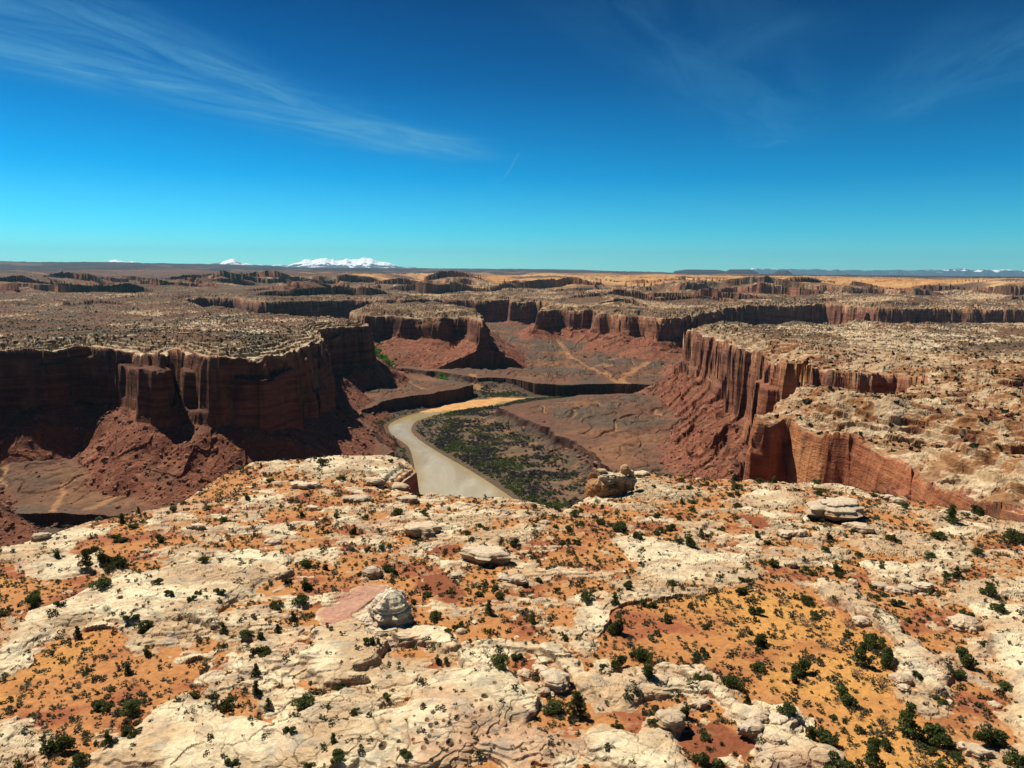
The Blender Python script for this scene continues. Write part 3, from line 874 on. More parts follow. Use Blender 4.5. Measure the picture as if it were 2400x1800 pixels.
def ground_material(name, near):
    m, n = mat_new(name)
    geo = n.n('ShaderNodeNewGeometry')
    pos = geo.outputs['Position']
    col = n.n('ShaderNodeAttribute', attribute_name='col').outputs['Color']
    wall = n.n('ShaderNodeAttribute', attribute_name='wall').outputs['Fac']
    nz = n.n('ShaderNodeSeparateXYZ')
    n.set(nz.inputs[0], geo.outputs['True Normal'])
    steep = n.maprange(nz.outputs[2], .78, .42)
    # cliff rock: beds, varnish streaks, paler scars
    beds = n.noise(n.scale(pos, (.012, .012, .24)), 1.0, 4, .6)
    streak = n.noise(n.scale(pos, (.15, .15, .012)), 1.0, 3, .5)
    scar = n.noise(n.scale(pos, (.045, .045, .03)), 1.0, 3, .55)
    wc = n.ramp(beds, [(.30, (.115, .042, .026)), (.45, (.20, .074, .040)), (.56, (.285, .115, .058)), (.70, (.155, .058, .033))])
    wc = n.mix(n.maprange(scar, .5, .72), wc, (.36, .17, .08))
    patch = n.noise(n.scale(pos, (.06, .06, .022)), 1.0, 3, .55)
    wc = n.mix(n.math('MULTIPLY', n.math('MULTIPLY', n.maprange(streak, .42, .70), n.maprange(patch, .42, .64)), .75), wc, (.060, .036, .030))
    tint = n.n('ShaderNodeVectorMath', operation='MULTIPLY'); n.set(tint.inputs[0], col); tint.inputs[1].default_value = (1 / .20, 1 / .085, 1 / .05)
    tmin = n.n('ShaderNodeVectorMath', operation='MINIMUM'); n.set(tmin.inputs[0], tint.outputs[0]); tmin.inputs[1].default_value = (1.6, 1.7, 1.75)
    wc = n.mix(1.0, wc, tmin.outputs[0], 'MULTIPLY')
    c = n.mix(n.math('MULTIPLY', steep, wall), col, wc)
    # ledge faces on the tops are darker, browner rock than the bleached treads
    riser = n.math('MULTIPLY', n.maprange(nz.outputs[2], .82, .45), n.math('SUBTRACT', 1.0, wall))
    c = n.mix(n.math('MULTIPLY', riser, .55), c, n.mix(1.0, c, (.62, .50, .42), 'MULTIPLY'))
    k1, k2 = (1.3, 7.0) if near else (.16, .8)
    v1 = n.noise(n.scale(pos, (1, 1.35, 2.2)), k1, 5, .62, .6)
    v2 = n.noise(n.scale(pos, (1, 1, 3)), k2, 4, .65)
    val = n.math('ADD', n.maprange(v1, .3, .7, .74, 1.22, False), n.maprange(v2, .3, .7, -.16, .16, False))
    hs = n.n('ShaderNodeHueSaturation')
    hs.inputs['Saturation'].default_value = 1.0
    n.set(hs.inputs['Value'], val); n.set(hs.inputs['Color'], c)
    b = n.n('ShaderNodeBsdfPrincipled')
    n.set(b.inputs['Base Color'], hs.outputs[0])
    b.inputs['Roughness'].default_value = .92
    b.inputs['Specular IOR Level'].default_value = .15
    if near:
        hgt = n.math('ADD', n.math('MULTIPLY', v1, .18), n.math('MULTIPLY', v2, .05))
        bed2 = n.noise(n.scale(pos, (.25, .25, 5.5)), 1.0, 3, .6)
        hgt = n.math('ADD', hgt, n.math('MULTIPLY', bed2, .16))
    else:
        col3 = n.noise(n.scale(pos, (.55, .55, .05)), 1.0, 4, .6)
        bed3 = n.noise(n.scale(pos, (.05, .03, .42)), 1.0, 4, .6, 1.5)
        hgt = n.math('ADD', n.math('MULTIPLY', v1, 1.0), n.math('MULTIPLY', v2, .5))
        hgt = n.math('ADD', hgt, n.math('MULTIPLY', n.math('MULTIPLY', wall, steep), n.math('ADD', n.math('MULTIPLY', col3, 1.0), n.math('MULTIPLY', bed3, .7))))
    bp = n.n('ShaderNodeBump')
    bp.inputs['Strength'].default_value = .9
    bp.inputs['Distance'].default_value = 1.0
    n.set(bp.inputs['Height'], hgt)
    n.set(b.inputs['Normal'], bp.outputs[0])
    return finish(m, n, b)


M_NEAR = ground_material('bleached_sandstone', True)
M_FAR = ground_material('canyon_sandstone', False)


def make_mesh(name, verts, quads, mat, attrs=None, smooth=False):
    me = bpy.data.meshes.new(name)
    me.vertices.add(len(verts)); me.vertices.foreach_set('co', np.ascontiguousarray(verts, f32).ravel())
    k = quads.shape[1]
    me.loops.add(quads.size); me.loops.foreach_set('vertex_index', np.ascontiguousarray(quads, np.int32).ravel())
    me.polygons.add(len(quads))
    me.polygons.foreach_set('loop_start', np.arange(0, quads.size, k, dtype=np.int32))
    me.polygons.foreach_set('use_smooth', np.full(len(quads), smooth))
    for an, a in (attrs or {}).items():
        if a.ndim == 2:
            at = me.attributes.new(an, 'FLOAT_COLOR', 'POINT')
            at.data.foreach_set('color', np.concatenate([a, np.ones((len(a), 1))], 1).astype(f32).ravel())
        else:
            at = me.attributes.new(an, 'FLOAT', 'POINT')
            at.data.foreach_set('value', a.astype(f32).ravel())
    me.update(calc_edges=True)
    if mat:
        me.materials.append(mat)
    o = bpy.data.objects.new(name, me)
    C.objects.link(o)
    return o


def tag(o, label, cat=None, group=None, kind=None):
    o['label'] = label
    if cat: o['category'] = cat
    if group: o['group'] = group
    if kind: o['kind'] = kind
    return o


def build_ground():
    nr, nc = GXX.shape
    idx = np.arange(nr * nc, dtype=np.int32).reshape(nr, nc)
    quads = np.stack([idx[:-1, :-1], idx[:-1, 1:], idx[1:, 1:], idx[1:, :-1]], -1).reshape(-1, 4)
    V = np.stack([GXX, GYY, G['h']], -1).reshape(-1, 3)
    colr, wl = G['col'].reshape(-1, 3), G['wall'].ravel()
    kq = G['kind'].ravel()[quads[:, 0]]
    for k, name, label, mat in [
            (K_FORE, 'rock_plateau', 'pale slickrock mesa top with orange sand and dark shrubs in the foreground', M_NEAR),
            (K_FLOOR, 'canyon_floor', 'red brown canyon floor with talus slopes and dark benches by the river', M_FAR),
            (K_LEFT, 'mesa', 'flat topped mesa with a shaded cliff left of the river', M_FAR),
            (K_RIGHT, 'mesa', 'sunlit stepped mesa with a fluted red cliff right of the river', M_FAR),
            (K_BUTTE, 'butte', 'long flat butte standing alone in the middle of the canyon', M_FAR),
            (K_FAR, 'distant_plateau', 'layered plateau with cliff lines stretching to the horizon', M_FAR)]:
        qs = quads[kq == k]
        if not len(qs):
            continue
        used, inv = np.unique(qs.ravel(), return_inverse=True)
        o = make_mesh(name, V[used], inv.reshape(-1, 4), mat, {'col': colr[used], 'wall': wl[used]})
        o.data.polygons.foreach_set('use_smooth', wl[qs].min(1) > .5)
        tag(o, label, kind='structure')


build_ground()


def build_river():
    m, n = mat_new('silty_water')
    geo = n.n('ShaderNodeNewGeometry')
    b = n.n('ShaderNodeBsdfPrincipled')
    w = n.noise(n.scale(geo.outputs['Position'], (.035, .012, 1)), 1.0, 5, .6, 1.2)
    tn = n.n('ShaderNodeAttribute', attribute_name='tone').outputs['Fac']
    n.set(b.inputs['Base Color'], n.mix(n.math('ADD', tn, n.math('MULTIPLY', n.math('SUBTRACT', w, .5), .5), clamp=True), (.36, .245, .07), n.ramp(w, [(.35, (.34, .275, .16)), (.65, (.47, .405, .27))])))
    b.inputs['Roughness'].default_value = .07
    b.inputs['IOR'].default_value = 1.33
    rp = n.noise(n.scale(geo.outputs['Position'], (.5, .5, 1)), 1.0, 3, .6)
    bp = n.n('ShaderNodeBump')
    bp.inputs['Strength'].default_value = .10
    bp.inputs['Distance'].default_value = .3
    n.set(bp.inputs['Height'], rp)
    n.set(b.inputs['Normal'], bp.outputs[0])
    finish(m, n, b)
    gx, gy = np.meshgrid(np.arange(-880, 1500, 5.), np.arange(100, 1300, 5.))
    inside = s_riv(gx + 2.5, gy + 2.5) > -6
    j, i = np.nonzero(inside[:-1, :-1])
    nx = gx.shape[1]
    q = np.stack([j * nx + i, j * nx + i + 1, (j + 1) * nx + i + 1, (j + 1) * nx + i], 1)
    used, inv = np.unique(q.ravel(), return_inverse=True)
    V = np.stack([gx.ravel(), gy.ravel(), gx.ravel() * 0], 1)[used]
    o = make_mesh('river', V, inv.reshape(-1, 4), m, {'tone': sstep(0, 15, s_riv(V[:, 0], V[:, 1]) + 3 * pn((V[:, 0] / 30).astype(f32), (V[:, 1] / 30).astype(f32), 5))})
    tag(o, 'silty brown river bending through the canyon', kind='structure')


build_river()
print('built', round(time.time() - T0, 1))

# ------------------------------------------------------------------ putting things on the ground
def drop_px(pts):
    """plan position and height where pixels' rays meet the foreground"""
    D = np.array([pix_dir(px, py) for px, py in pts])
    hr = np.hypot(D[:, 0], D[:, 1])
    tan = D[:, 2] / hr
    r = np.array([math.hypot(*P(px, py)) for px, py in pts])
    for _ in range(8):
        x, y = D[:, 0] / hr * r, D[:, 1] / hr * r
        hh = run(x[None].astype(f32), y[None].astype(f32))['h'][0]
        r = .5 * r + .5 * np.clip((hh - CAMZ) / tan, 5, 400)
    x, y = D[:, 0] / hr * r, D[:, 1] / hr * r
    g = run(x[None].astype(f32), y[None].astype(f32))
    return np.stack([x, y, g['h'][0]], 1), r


def at(x, y):
    return run(np.asarray(x, f32)[None], np.asarray(y, f32)[None])


def thing(name, label, cat, loc, rz=0.0, group=None, sc=1.0):
    o = bpy.data.objects.new(name, None)
    C.objects.link(o)
    o.empty_display_size = .3
    o.location = loc; o.rotation_euler = (0, 0, rz); o.scale = (sc, sc, sc) if not hasattr(sc, '__len__') else sc
    return tag(o, label, cat, group)


def leaf_material(name, cols, rough=.75, through=.4):
    m, n = mat_new(name)
    t = n.n('ShaderNodeAttribute', attribute_name='tone').outputs['Fac']
    oi = n.n('ShaderNodeObjectInfo').outputs['Random']
    c = n.ramp(t, [(i / (len(cols) - 1), c) for i, c in enumerate(cols)])
    hs = n.n('ShaderNodeHueSaturation')
    n.set(hs.inputs['Value'], n.maprange(oi, 0, 1, .75, 1.3, False))
    n.set(hs.inputs['Hue'], n.maprange(oi, 0, 1, .485, .515, False))
    n.set(hs.inputs['Color'], c)
    b = n.n('ShaderNodeBsdfPrincipled')
    n.set(b.inputs['Base Color'], hs.outputs[0])
    b.inputs['Roughness'].default_value = rough
    b.inputs['Specular IOR Level'].default_value = .2
    if not through:
        return finish(m, n, b)
    tr = n.n('ShaderNodeBsdfTranslucent')
    n.set(tr.inputs[0], hs.outputs[0])
    mx = n.n('ShaderNodeMixShader')
    mx.inputs[0].default_value = through
    n.t.links.new(b.outputs[0], mx.inputs[1]); n.t.links.new(tr.outputs[0], mx.inputs[2])
    return finish(m, n, mx)


M_JUN = leaf_material('juniper_foliage', [(.045, .058, .014), (.090, .108, .026), (.17, .185, .045)])
M_SHR = leaf_material('shrub_foliage', [(.055, .054, .030), (.105, .098, .055), (.17, .155, .085)])
M_SAGE = leaf_material('sage_foliage', [(.050, .058, .030), (.085, .092, .048), (.13, .13, .07)])
M_COT = leaf_material('cottonwood_foliage', [(.05, .13, .012), (.10, .24, .02), (.17, .34, .04)])
M_TAM = leaf_material('tamarisk_foliage', [(.045, .044, .038), (.075, .070, .060), (.115, .105, .085)])
M_TAMG = leaf_material('willow_foliage', [(.050, .072, .020), (.095, .125, .030), (.15, .18, .05)])
M_FARV = leaf_material('far_foliage', [(.026, .032, .014), (.050, .054, .024), (.085, .080, .040)])
M_BARK = leaf_material('grey_bark', [(.10, .075, .055), (.17, .13, .10), (.24, .19, .15)], .85, 0)
rnd = np.random.RandomState(11)


def leaf_cloud(rs, blobs, n, size, flat=.75):
    """many small leaf faces through the volume of several blobs; returns triangles (3n,3) and a tone per vertex"""
    out, tone = [], []
    w = np.array([b[3] ** 2 for b in blobs]); w /= w.sum()
    for (cx, cy, cz, br), wi in zip(blobs, w):
        k = max(6, int(n * wi))
        v = rs.normal(size=(k, 3)); v /= np.linalg.norm(v, axis=1)[:, None]
        rad = br * rs.uniform(.35, 1.0, (k, 1)) ** .5
        p = v * rad * np.array([1, 1, flat]) + np.array([cx, cy, cz])
        a = rs.normal(size=(k, 3)); a /= np.linalg.norm(a, axis=1)[:, None]
        b = np.cross(a, rs.normal(size=(k, 3))); b /= np.linalg.norm(b, axis=1)[:, None] + 1e-9
        s = size * rs.uniform(.6, 1.4, (k, 1))
        out.append(np.stack([p + a * s, p - a * s * .5 + b * s * .8, p - a * s * .5 - b * s * .8], 1).reshape(-1, 3))
        tone.append(np.repeat(np.clip(rs.normal(.45, .25, k), 0, 1), 3))
    return np.concatenate(out), np.concatenate(tone)


def tube(path, radii, k=5):
    path = np.asarray(path, float)
    V, F = [], []
    for i, (p, r) in enumerate(zip(path, radii)):
        d = path[min(i + 1, len(path) - 1)] - path[max(i - 1, 0)]
        d = d / (np.linalg.norm(d) + 1e-9)
        a = np.cross(d, [0.3, .9, .1]); a /= np.linalg.norm(a) + 1e-9
        b = np.cross(d, a)
        for j in range(k):
            t = 2 * math.pi * j / k
            V.append(p + r * (a * math.cos(t) + b * math.sin(t)))
    for i in range(len(path) - 1):
        for j in range(k):
            F.append((i * k + j, i * k + (j + 1) % k, (i + 1) * k + (j + 1) % k, (i + 1) * k + j))
    return np.array(V), np.array(F)


def limbs(rs, n, length, r0, spread, up):
    V, F, off = [], [], 0
    for i in range(n):
        a = 2 * math.pi * (i + rs.uniform(-.3, .3)) / n
        p = np.array([0., 0., -.04]); path = [p]
        dirv = np.array([math.cos(a) * spread, math.sin(a) * spread, up])
        L = length * rs.uniform(.65, 1.1)
        for s in range(4):
            dirv = dirv + rs.normal(0, .28, 3); dirv /= np.linalg.norm(dirv)
            p = p + dirv * L / 4
            path.append(p)
        v, f = tube(path, [r0, r0 * .8, r0 * .6, r0 * .4, r0 * .15], 4)
        V.append(v); F.append(f + off); off += len(v)
        for s in (2, 3):
            q = path[s]; d2 = rs.normal(0, 1, 3); d2[2] = abs(d2[2]); d2 /= np.linalg.norm(d2)
            v, f = tube([q, q + d2 * L * .2, q + (d2 + rs.normal(0, .3, 3)) * L * .36], [r0 * .4, r0 * .25, r0 * .08], 3)
            f = f + off
            if f.shape[1] == 4:
                V.append(v); F.append(f); off += len(v)
    return np.concatenate(V), np.concatenate(F)


def data_mesh(name, V, F, mat, tone):
    o = make_mesh(name, V, F, mat, {'tone': tone})
    me = o.data
    bpy.data.objects.remove(o)
    return me


def juniper_parts(seed, kind):
    rs = np.random.RandomState(seed)
    blobs = []
    nb = rs.randint(9, 14)
    for i in range(nb):
        a = rs.uniform(0, 2 * math.pi); q = rs.uniform(0, 1) ** .6
        if kind == 'round':
            rr = .36 * q; z = .42 + rs.uniform(-.22, .24) * (1.2 - q)
            blobs.append((rr * math.cos(a), rr * math.sin(a), z, rs.uniform(.15, .24)))
        elif kind == 'tall':
            z = rs.uniform(.22, 1.15); rr = .26 * q * (1.35 - z)
            blobs.append((rr * math.cos(a), rr * math.sin(a), z, rs.uniform(.13, .2) * (1.35 - .55 * z)))
        elif kind == 'double':
            sx = -.24 if i % 2 else .2
            rr = .22 * q
            blobs.append((sx + rr * math.cos(a), rr * math.sin(a), .34 + rs.uniform(-.15, .22), rs.uniform(.13, .2)))
        elif kind == 'cone':
            z = rs.uniform(.1, 1.3); rr = .14 * q * (1.5 - z)
            blobs.append((rr * math.cos(a), rr * math.sin(a), z, .17 * (1.55 - z) + .03))
        else:
            rr = .42 * q; z = .27 + rs.uniform(-.12, .18)
            blobs.append((rr * math.cos(a), rr * math.sin(a), z, rs.uniform(.1, .19)))
    blobs = [(a_, b_, max(c_ - .13, r_ * .35), r_) for a_, b_, c_, r_ in blobs]
    V, tone = leaf_cloud(rs, blobs, 1500, .042)
    F = np.arange(len(V)).reshape(-1, 3)
    crown = data_mesh('crown', V, F, M_JUN, tone)
    V, F = limbs(rs, 5, .42 if kind != 'cone' else .3, .035, .7, .6)
    trunk = data_mesh('trunk', V, F, M_BARK, rs.rand(len(V)))
    return crown, trunk


JUN = [juniper_parts(40 + i, k) for i, k in enumerate(['round', 'round', 'double', 'tall', 'low', 'cone', 'round', 'double', 'low', 'tall'])]


def juniper(loc, width, var, rz, label, group, squash=1.0):
    o = thing('juniper_tree', label, 'tree', loc, rz, group, (width, width, width * squash))
    for me, nm in zip(JUN[var], ('crown', 'trunk')):
        c = bpy.data.objects.new(nm, me)
        C.objects.link(c)
        c.parent = o
    return o


def shrub_mesh(seed, mat, n=110, size=.085, low=.5):
    rs = np.random.RandomState(seed)
    blobs = [(rs.uniform(-.28, .28), rs.uniform(-.28, .28), rs.uniform(.12, .30) * low * 2, rs.uniform(.16, .28)) for _ in range(5)]
    V, tone = leaf_cloud(rs, blobs, n, size, .8)
    V[:, 2] = np.maximum(V[:, 2], -.03)
    return data_mesh('shrub', V, np.arange(len(V)).reshape(-1, 3), mat, tone)


SHR = [shrub_mesh(70 + i, M_SHR if i % 3 else M_SAGE) for i in range(6)]


def bare_mesh(seed):
    rs = np.random.RandomState(seed)
    V, F = limbs(rs, 11, .75, .02, .75, .6)
    V2, t2 = leaf_cloud(rs, [(rs.uniform(-.3, .3), rs.uniform(-.3, .3), .28, .2) for _ in range(5)], 120, .035)
    return V, F, rs.rand(len(V)), V2, t2


BARE = []
for i in range(3):
    V, F, t, V2, t2 = bare_mesh(90 + i)
    BARE.append((data_mesh('branches', V, F, M_BARK, t), data_mesh('sparse_leaves', V2, np.arange(len(V2)).reshape(-1, 3), M_SHR, t2)))


def scattered(name, mesh_list, pos, size, mat, label, squash=None):
    """uncountable small growth as one mesh"""
    Vs, Fs, Ts, off = [], [], [], 0
    which = rnd.randint(0, len(mesh_list), len(pos))
    for i, (V, F, T) in enumerate(mesh_list):
        sel = np.nonzero(which == i)[0]
        if not len(sel):
            continue
        a = rnd.uniform(0, 2 * math.pi, len(sel)); s = size[sel]
        ca_, sa_ = np.cos(a), np.sin(a)
        sz = s * (1 if squash is None else squash[sel])
        X = (V[None, :, 0] * ca_[:, None] - V[None, :, 1] * sa_[:, None]) * s[:, None] + pos[sel, 0:1]
        Y = (V[None, :, 0] * sa_[:, None] + V[None, :, 1] * ca_[:, None]) * s[:, None] + pos[sel, 1:2]
        Z = V[None, :, 2] * sz[:, None] + pos[sel, 2:3]
        Vs.append(np.stack([X, Y, Z], -1).reshape(-1, 3))
        Fs.append((F[None] + (np.arange(len(sel)) * len(V))[:, None, None] + off).reshape(-1, F.shape[1]))
        Ts.append(np.clip(T[None] + rnd.uniform(-.25, .25, (len(sel), 1)), 0, 1).reshape(-1))
        off += len(sel) * len(V)
    o = make_mesh(name, np.concatenate(Vs), np.concatenate(Fs), mat, {'tone': np.concatenate(Ts)})
    return tag(o, label, kind='stuff')


def tuft(seed, n, size, blobs=3, spread=.3, flat=.8):
    rs = np.random.RandomState(seed)
    bl = [(rs.uniform(-spread, spread), rs.uniform(-spread, spread), rs.uniform(.15, .35), rs.uniform(.2, .3)) for _ in range(blobs)]
    V, t = leaf_cloud(rs, bl, n, size, flat)
    V[:, 2] = np.maximum(V[:, 2], -.05)
    return V, np.arange(len(V)).reshape(-1, 3), t


# ---- junipers read off the photograph: (x, y of the middle, width) in zoomed crops
J4 = [(765, 720, 90), (775, 850, 140), (590, 800, 70), (1040, 725, 80), (660, 850, 90), (560, 890, 90), (230, 1120, 120), (190, 1170, 90), (390, 1150, 60), (850, 1230, 80), (945, 1285, 100), (505, 1345, 60),
      (1090, 1080, 60), (1425, 1065, 70), (1240, 1110, 55), (1450, 1320, 60), (1600, 1340, 80), (1690, 1360, 70), (1730, 1440, 110), (1655, 1450, 60), (1445, 1415, 60), (1790, 1150, 90), (1945, 1120, 100),
      (1980, 1030, 90), (1900, 1240, 60), (1800, 1320, 60), (2110, 910, 60), (1980, 880, 80), (650, 1010, 110), (370, 835, 60), (790, 610, 60), (860, 640, 60), (1125, 530, 50), (710, 915, 60), (1320, 860, 60), (2090, 225, 70)]
J7 = [(370, 960, 150), (660, 680, 120), (845, 720, 110), (840, 850, 120), (1470, 675, 110), (1660, 600, 80), (1740, 700, 60), (1960, 670, 130), (1250, 635, 70), (2160, 920, 60), (1880, 845, 70), (1500, 1060, 70),
      (2000, 1080, 70), (830, 480, 60), (555, 475, 60), (950, 360, 55), (530, 1050, 80), (1660, 500, 70), (700, 940, 70)]
J5 = [(565, 495, 70), (515, 810, 65), (155, 800, 50), (35, 910, 80), (15, 990, 70), (395, 700, 45), (475, 690, 40), (1040, 560, 45), (1240, 665, 65), (1380, 880, 50), (1130, 920, 60), (1160, 970, 60), (1095, 1055, 80),
      (920, 1150, 75), (860, 1170, 45), (1350, 1110, 65), (1660, 975, 75), (1820, 1005, 60), (1900, 910, 80), (2010, 1010, 90), (2120, 1105, 65), (1840, 1160, 120), (1530, 1210, 55), (1840, 1350, 110), (1980, 1310, 100),
      (2010, 1410, 110), (1770, 1385, 80), (1255, 1320, 75), (1160, 1355, 110), (1455, 1610, 110), (1600, 1630, 130), (510, 1550, 60), (240, 1460, 60), (40, 1570, 90), (320, 1635, 55), (1860, 560, 110), (1740, 545, 60),
      (1960, 625, 70), (2070, 590, 80), (2140, 580, 60), (1590, 495, 60), (2190, 655, 55), (1040, 965, 45), (740, 960, 55), (145, 205, 50), (240, 290, 50), (690, 385, 45), (1490, 460, 55), (320, 600, 60), (165, 600, 45),
      (220, 510, 50), (390, 510, 50), (60, 770, 90), (400, 1235, 70), (460, 1240, 45), (800, 1350, 50), (850, 1345, 50)]
J8 = [(145, 365, 65), (665, 320, 80), (695, 490, 100), (760, 510, 90), (340, 560, 90), (680, 645, 75), (920, 650, 120), (885, 715, 70), (1340, 500, 110), (1420, 600, 120), (1270, 610, 100), (1010, 335, 55), (1180, 810, 130),
      (1110, 930, 40), (1540, 990, 150), (1730, 1030, 150), (1370, 1070, 90), (1340, 1190, 120), (1070, 1050, 110), (1660, 1105, 70), (1710, 1125, 70), (840, 890, 90), (980, 1050, 80), (535, 730, 110), (400, 705, 45),
      (330, 715, 45), (1870, 595, 120), (1830, 685, 65), (1590, 685, 55), (2030, 1060, 140), (1170, 1210, 150), (400, 1215, 150), (375, 1045, 60), (260, 910, 90), (615, 845, 60), (585, 205, 70), (180, 160, 50),
      (605, 140, 50), (970, 260, 80), (425, 190, 40), (1480, 275, 65), (1880, 335, 60), (2070, 305, 90), (2000, 210, 70), (2110, 765, 60), (1730, 825, 70), (950, 75, 40), (45, 270, 80), (85, 960, 70), (2180, 1170, 120)]
J6 = [(40, 745, 90), (120, 705, 60), (480, 695, 55), (945, 720, 55), (1735, 595, 110), (1900, 540, 80), (1660, 705, 85), (1360, 715, 80), (1600, 835, 60), (800, 910, 45), (2150, 710, 130), (1240, 440, 40), (870, 355, 50),
      (740, 400, 45), (350, 380, 60), (40, 390, 50), (500, 350, 50), (590, 350, 50), (1900, 805, 60), (1700, 955, 60), (1775, 960, 60)]
RAWJ = []
for conv, lst, s in ((R4, J4, .3617), (R7, J7, .3617), (R5, J5, .4069), (R8, J8, .4069), (R6, J6, .3617)):
    for x, y, w in lst:
        (px, py), = conv([(x, y + w * .28)])
        RAWJ.append((px, py, w * s))
# drop the same tree read twice from two overlapping crops
KEEP = []
for q in RAWJ:
    if all(math.hypot(q[0] - k[0], q[1] - k[1]) > .6 * min(q[2], k[2]) + 6 for k in KEEP):
        KEEP.append(q)
jpos, jr = drop_px([(a, b) for a, b, _ in KEEP])
slant = np.hypot(jr, CAMZ - jpos[:, 2])
jw = np.array([k[2] for k in KEEP]) / FPX * slant * 1.12
okj = jpos[:, 1] < 215
jpos, jw = jpos[okj], jw[okj]

# more of them, smaller, over the rest of the mesa top
cand = np.stack([rnd.uniform(-135, 160, 5200), rnd.uniform(34, 205, 5200)], 1)
cand = cand[np.abs(np.arctan2(cand[:, 0], cand[:, 1])) < math.radians(41)]
g = at(cand[:, 0], cand[:, 1])
cz, crock, cd = g['h'][0], g['rock'][0], g['d'][0]
fgc = s_fg(cand[:, 0].astype(f32), cand[:, 1].astype(f32))
inS = sand_o(cand[:, 0].astype(f32), cand[:, 1].astype(f32))
clump = fbm(cand[:, 0].astype(f32) / 14, cand[:, 1].astype(f32) / 12, 2, 91)
p = np.where(crock < .5, .20, .045) * np.where(inS > 1.5, .12, 1.0) * np.clip(1 + 2.2 * clump, .1, 2.2)
sel = (rnd.rand(len(cand)) < p) & (cd < -1.5) & (fgc > 0)
ex = cand[sel]; exz = cz[sel]
far_enough = np.array([np.min(np.hypot(jpos[:, 0] - a, jpos[:, 1] - b)) > 2.0 for a, b in ex])
ex, exz = ex[far_enough], exz[far_enough]
n_more = max(0, 296 - len(jpos))
order = rnd.permutation(len(ex))[:n_more]
ex, exz = ex[order], exz[order]
ALLJ = [(x, y, z, w) for (x, y, z), w in zip(jpos, jw)] + [(x, y, z, w) for (x, y), z, w in zip(ex, exz, rnd.uniform(1.0, 2.3, len(ex)))]

LAND = [('the layered boulder on the mesa', RF([(740, 210)])[0]), ('the flat topped mushroom rock', R6([(1000, 560)])[0]), ('the rock tower on the rim', R5([(1800, 270)])[0]),
        ('the white dome full of potholes', RF([(1200, 700)])[0]), ('the long white slab', R4([(1100, 1050)])[0]), ('the pale narrow rock fin', R6([(1150, 1130)])[0]),
        ('the big tan dome', R8([(2150, 700)])[0]), ('the pink bare slab', R5([(280, 1020)])[0]), ('the open orange sand basin', R8([(800, 560)])[0]),
        ('the overhanging rim above the river', R5([(600, 260)])[0]), ('the brown sand flat', R7([(700, 560)])[0]), ('the cracked slab boulder', RF([(1735, 590)])[0]),
        ('the red soil patch', R5([(1330, 660)])[0]), ('the sandy hollow near the rim', R4([(850, 740)])[0]), ('the golden sand corner', R8([(1500, 1120)])[0]),
        ('the pale rim ledges', R6([(500, 350)])[0]), ('the big pale slickrock', R7([(1300, 900)])[0]), ('the tan flat slickrock', R6([(250, 900)])[0])]
LP, _ = drop_px([p_ for _, p_ in LAND])
RANK = ['largest', 'second largest', 'third largest', 'fourth largest', 'fifth largest', 'sixth largest', 'seventh largest', 'eighth largest', 'ninth largest', 'tenth largest',
        'eleventh largest', 'twelfth largest']
SHAPE = {0: 'round', 1: 'round', 2: 'twin crowned', 3: 'tall', 4: 'low spreading', 5: 'slim pointed', 6: 'round', 7: 'twin crowned', 8: 'low spreading', 9: 'tall'}
SHAPEOK = [0, 1, 2, 3, 4, 6, 7, 8, 9]
cells = {}
jvar = []
for i, (x, y, z, w) in enumerate(ALLJ):
    v = SHAPEOK[rnd.randint(len(SHAPEOK))]
    jvar.append(v)
    k = int(np.argmin(np.hypot(LP[:, 0] - x, LP[:, 1] - y)))
    cells.setdefault((k, SHAPE[v]), []).append(i)
jlabel = {}
for (k, shp), ids in cells.items():
    ids.sort(key=lambda i: -ALLJ[i][3])
    for j, i in enumerate(ids):
        jlabel[i] = f"{RANK[min(j, 11)]} {shp} dark green juniper beside {LAND[k][0]}" if j < 12 else f"small {shp} juniper among many beside {LAND[k][0]}"
for i, (x, y, z, w) in enumerate(ALLJ):
    juniper((x, y, z - .05), w * .95, jvar[i], rnd.uniform(0, 6.28), jlabel[i], 'junipers scattered over the mesa top', rnd.uniform(.8, 1.1))
print('junipers', len(ALLJ), len(jpos))

# ---- low shrubs: the 290 largest singly, the rest as one scrub cover
N = 120000
cs = np.stack([rnd.uniform(-140, 165, N), 30 + 175 * rnd.rand(N) ** 1.15], 1)
cs = cs[np.abs(np.arctan2(cs[:, 0], cs[:, 1])) < math.radians(41)]
g = at(cs[:, 0], cs[:, 1])
fx, fy = cs[:, 0].astype(f32), cs[:, 1].astype(f32)
rk_, cd_ = g['rock'][0], g['d'][0]
ins = np.maximum(sand_o(fx, fy), -5)
dens = np.where(rk_ < .5, np.where(ins > .5, .44, .44), .075) * np.clip(1 + 1.6 * fbm(fx / 9, fy / 8, 2, 95), .1, 2.2) * np.where(sand_r(fx, fy) > .6, .15, 1) * np.where(pinkslab(fx, fy) > -.3, 0, 1)
ok = (rnd.rand(len(cs)) < dens) & (cd_ < -1.0) & (s_fg(fx, fy) > 0)
sp = np.concatenate([cs[ok], g['h'][0][ok][:, None]], 1)
ssz = np.clip(rnd.lognormal(-.92, .45, len(sp)), .2, 1.35)
vis_size = ssz / np.hypot(np.hypot(sp[:, 0], sp[:, 1]), CAMZ - sp[:, 2])
order = np.argsort(-vis_size)
big_, rest = order[:285], order[285:]
szone = {}
for i in big_:
    x, y, z = sp[i]
    v = rnd.randint(6)
    k = int(np.argmin(np.hypot(LP[:, 0] - x, LP[:, 1] - y)))
    szone.setdefault((k, 'sage green' if v % 3 == 0 else 'dark grey'), []).append((i, v))
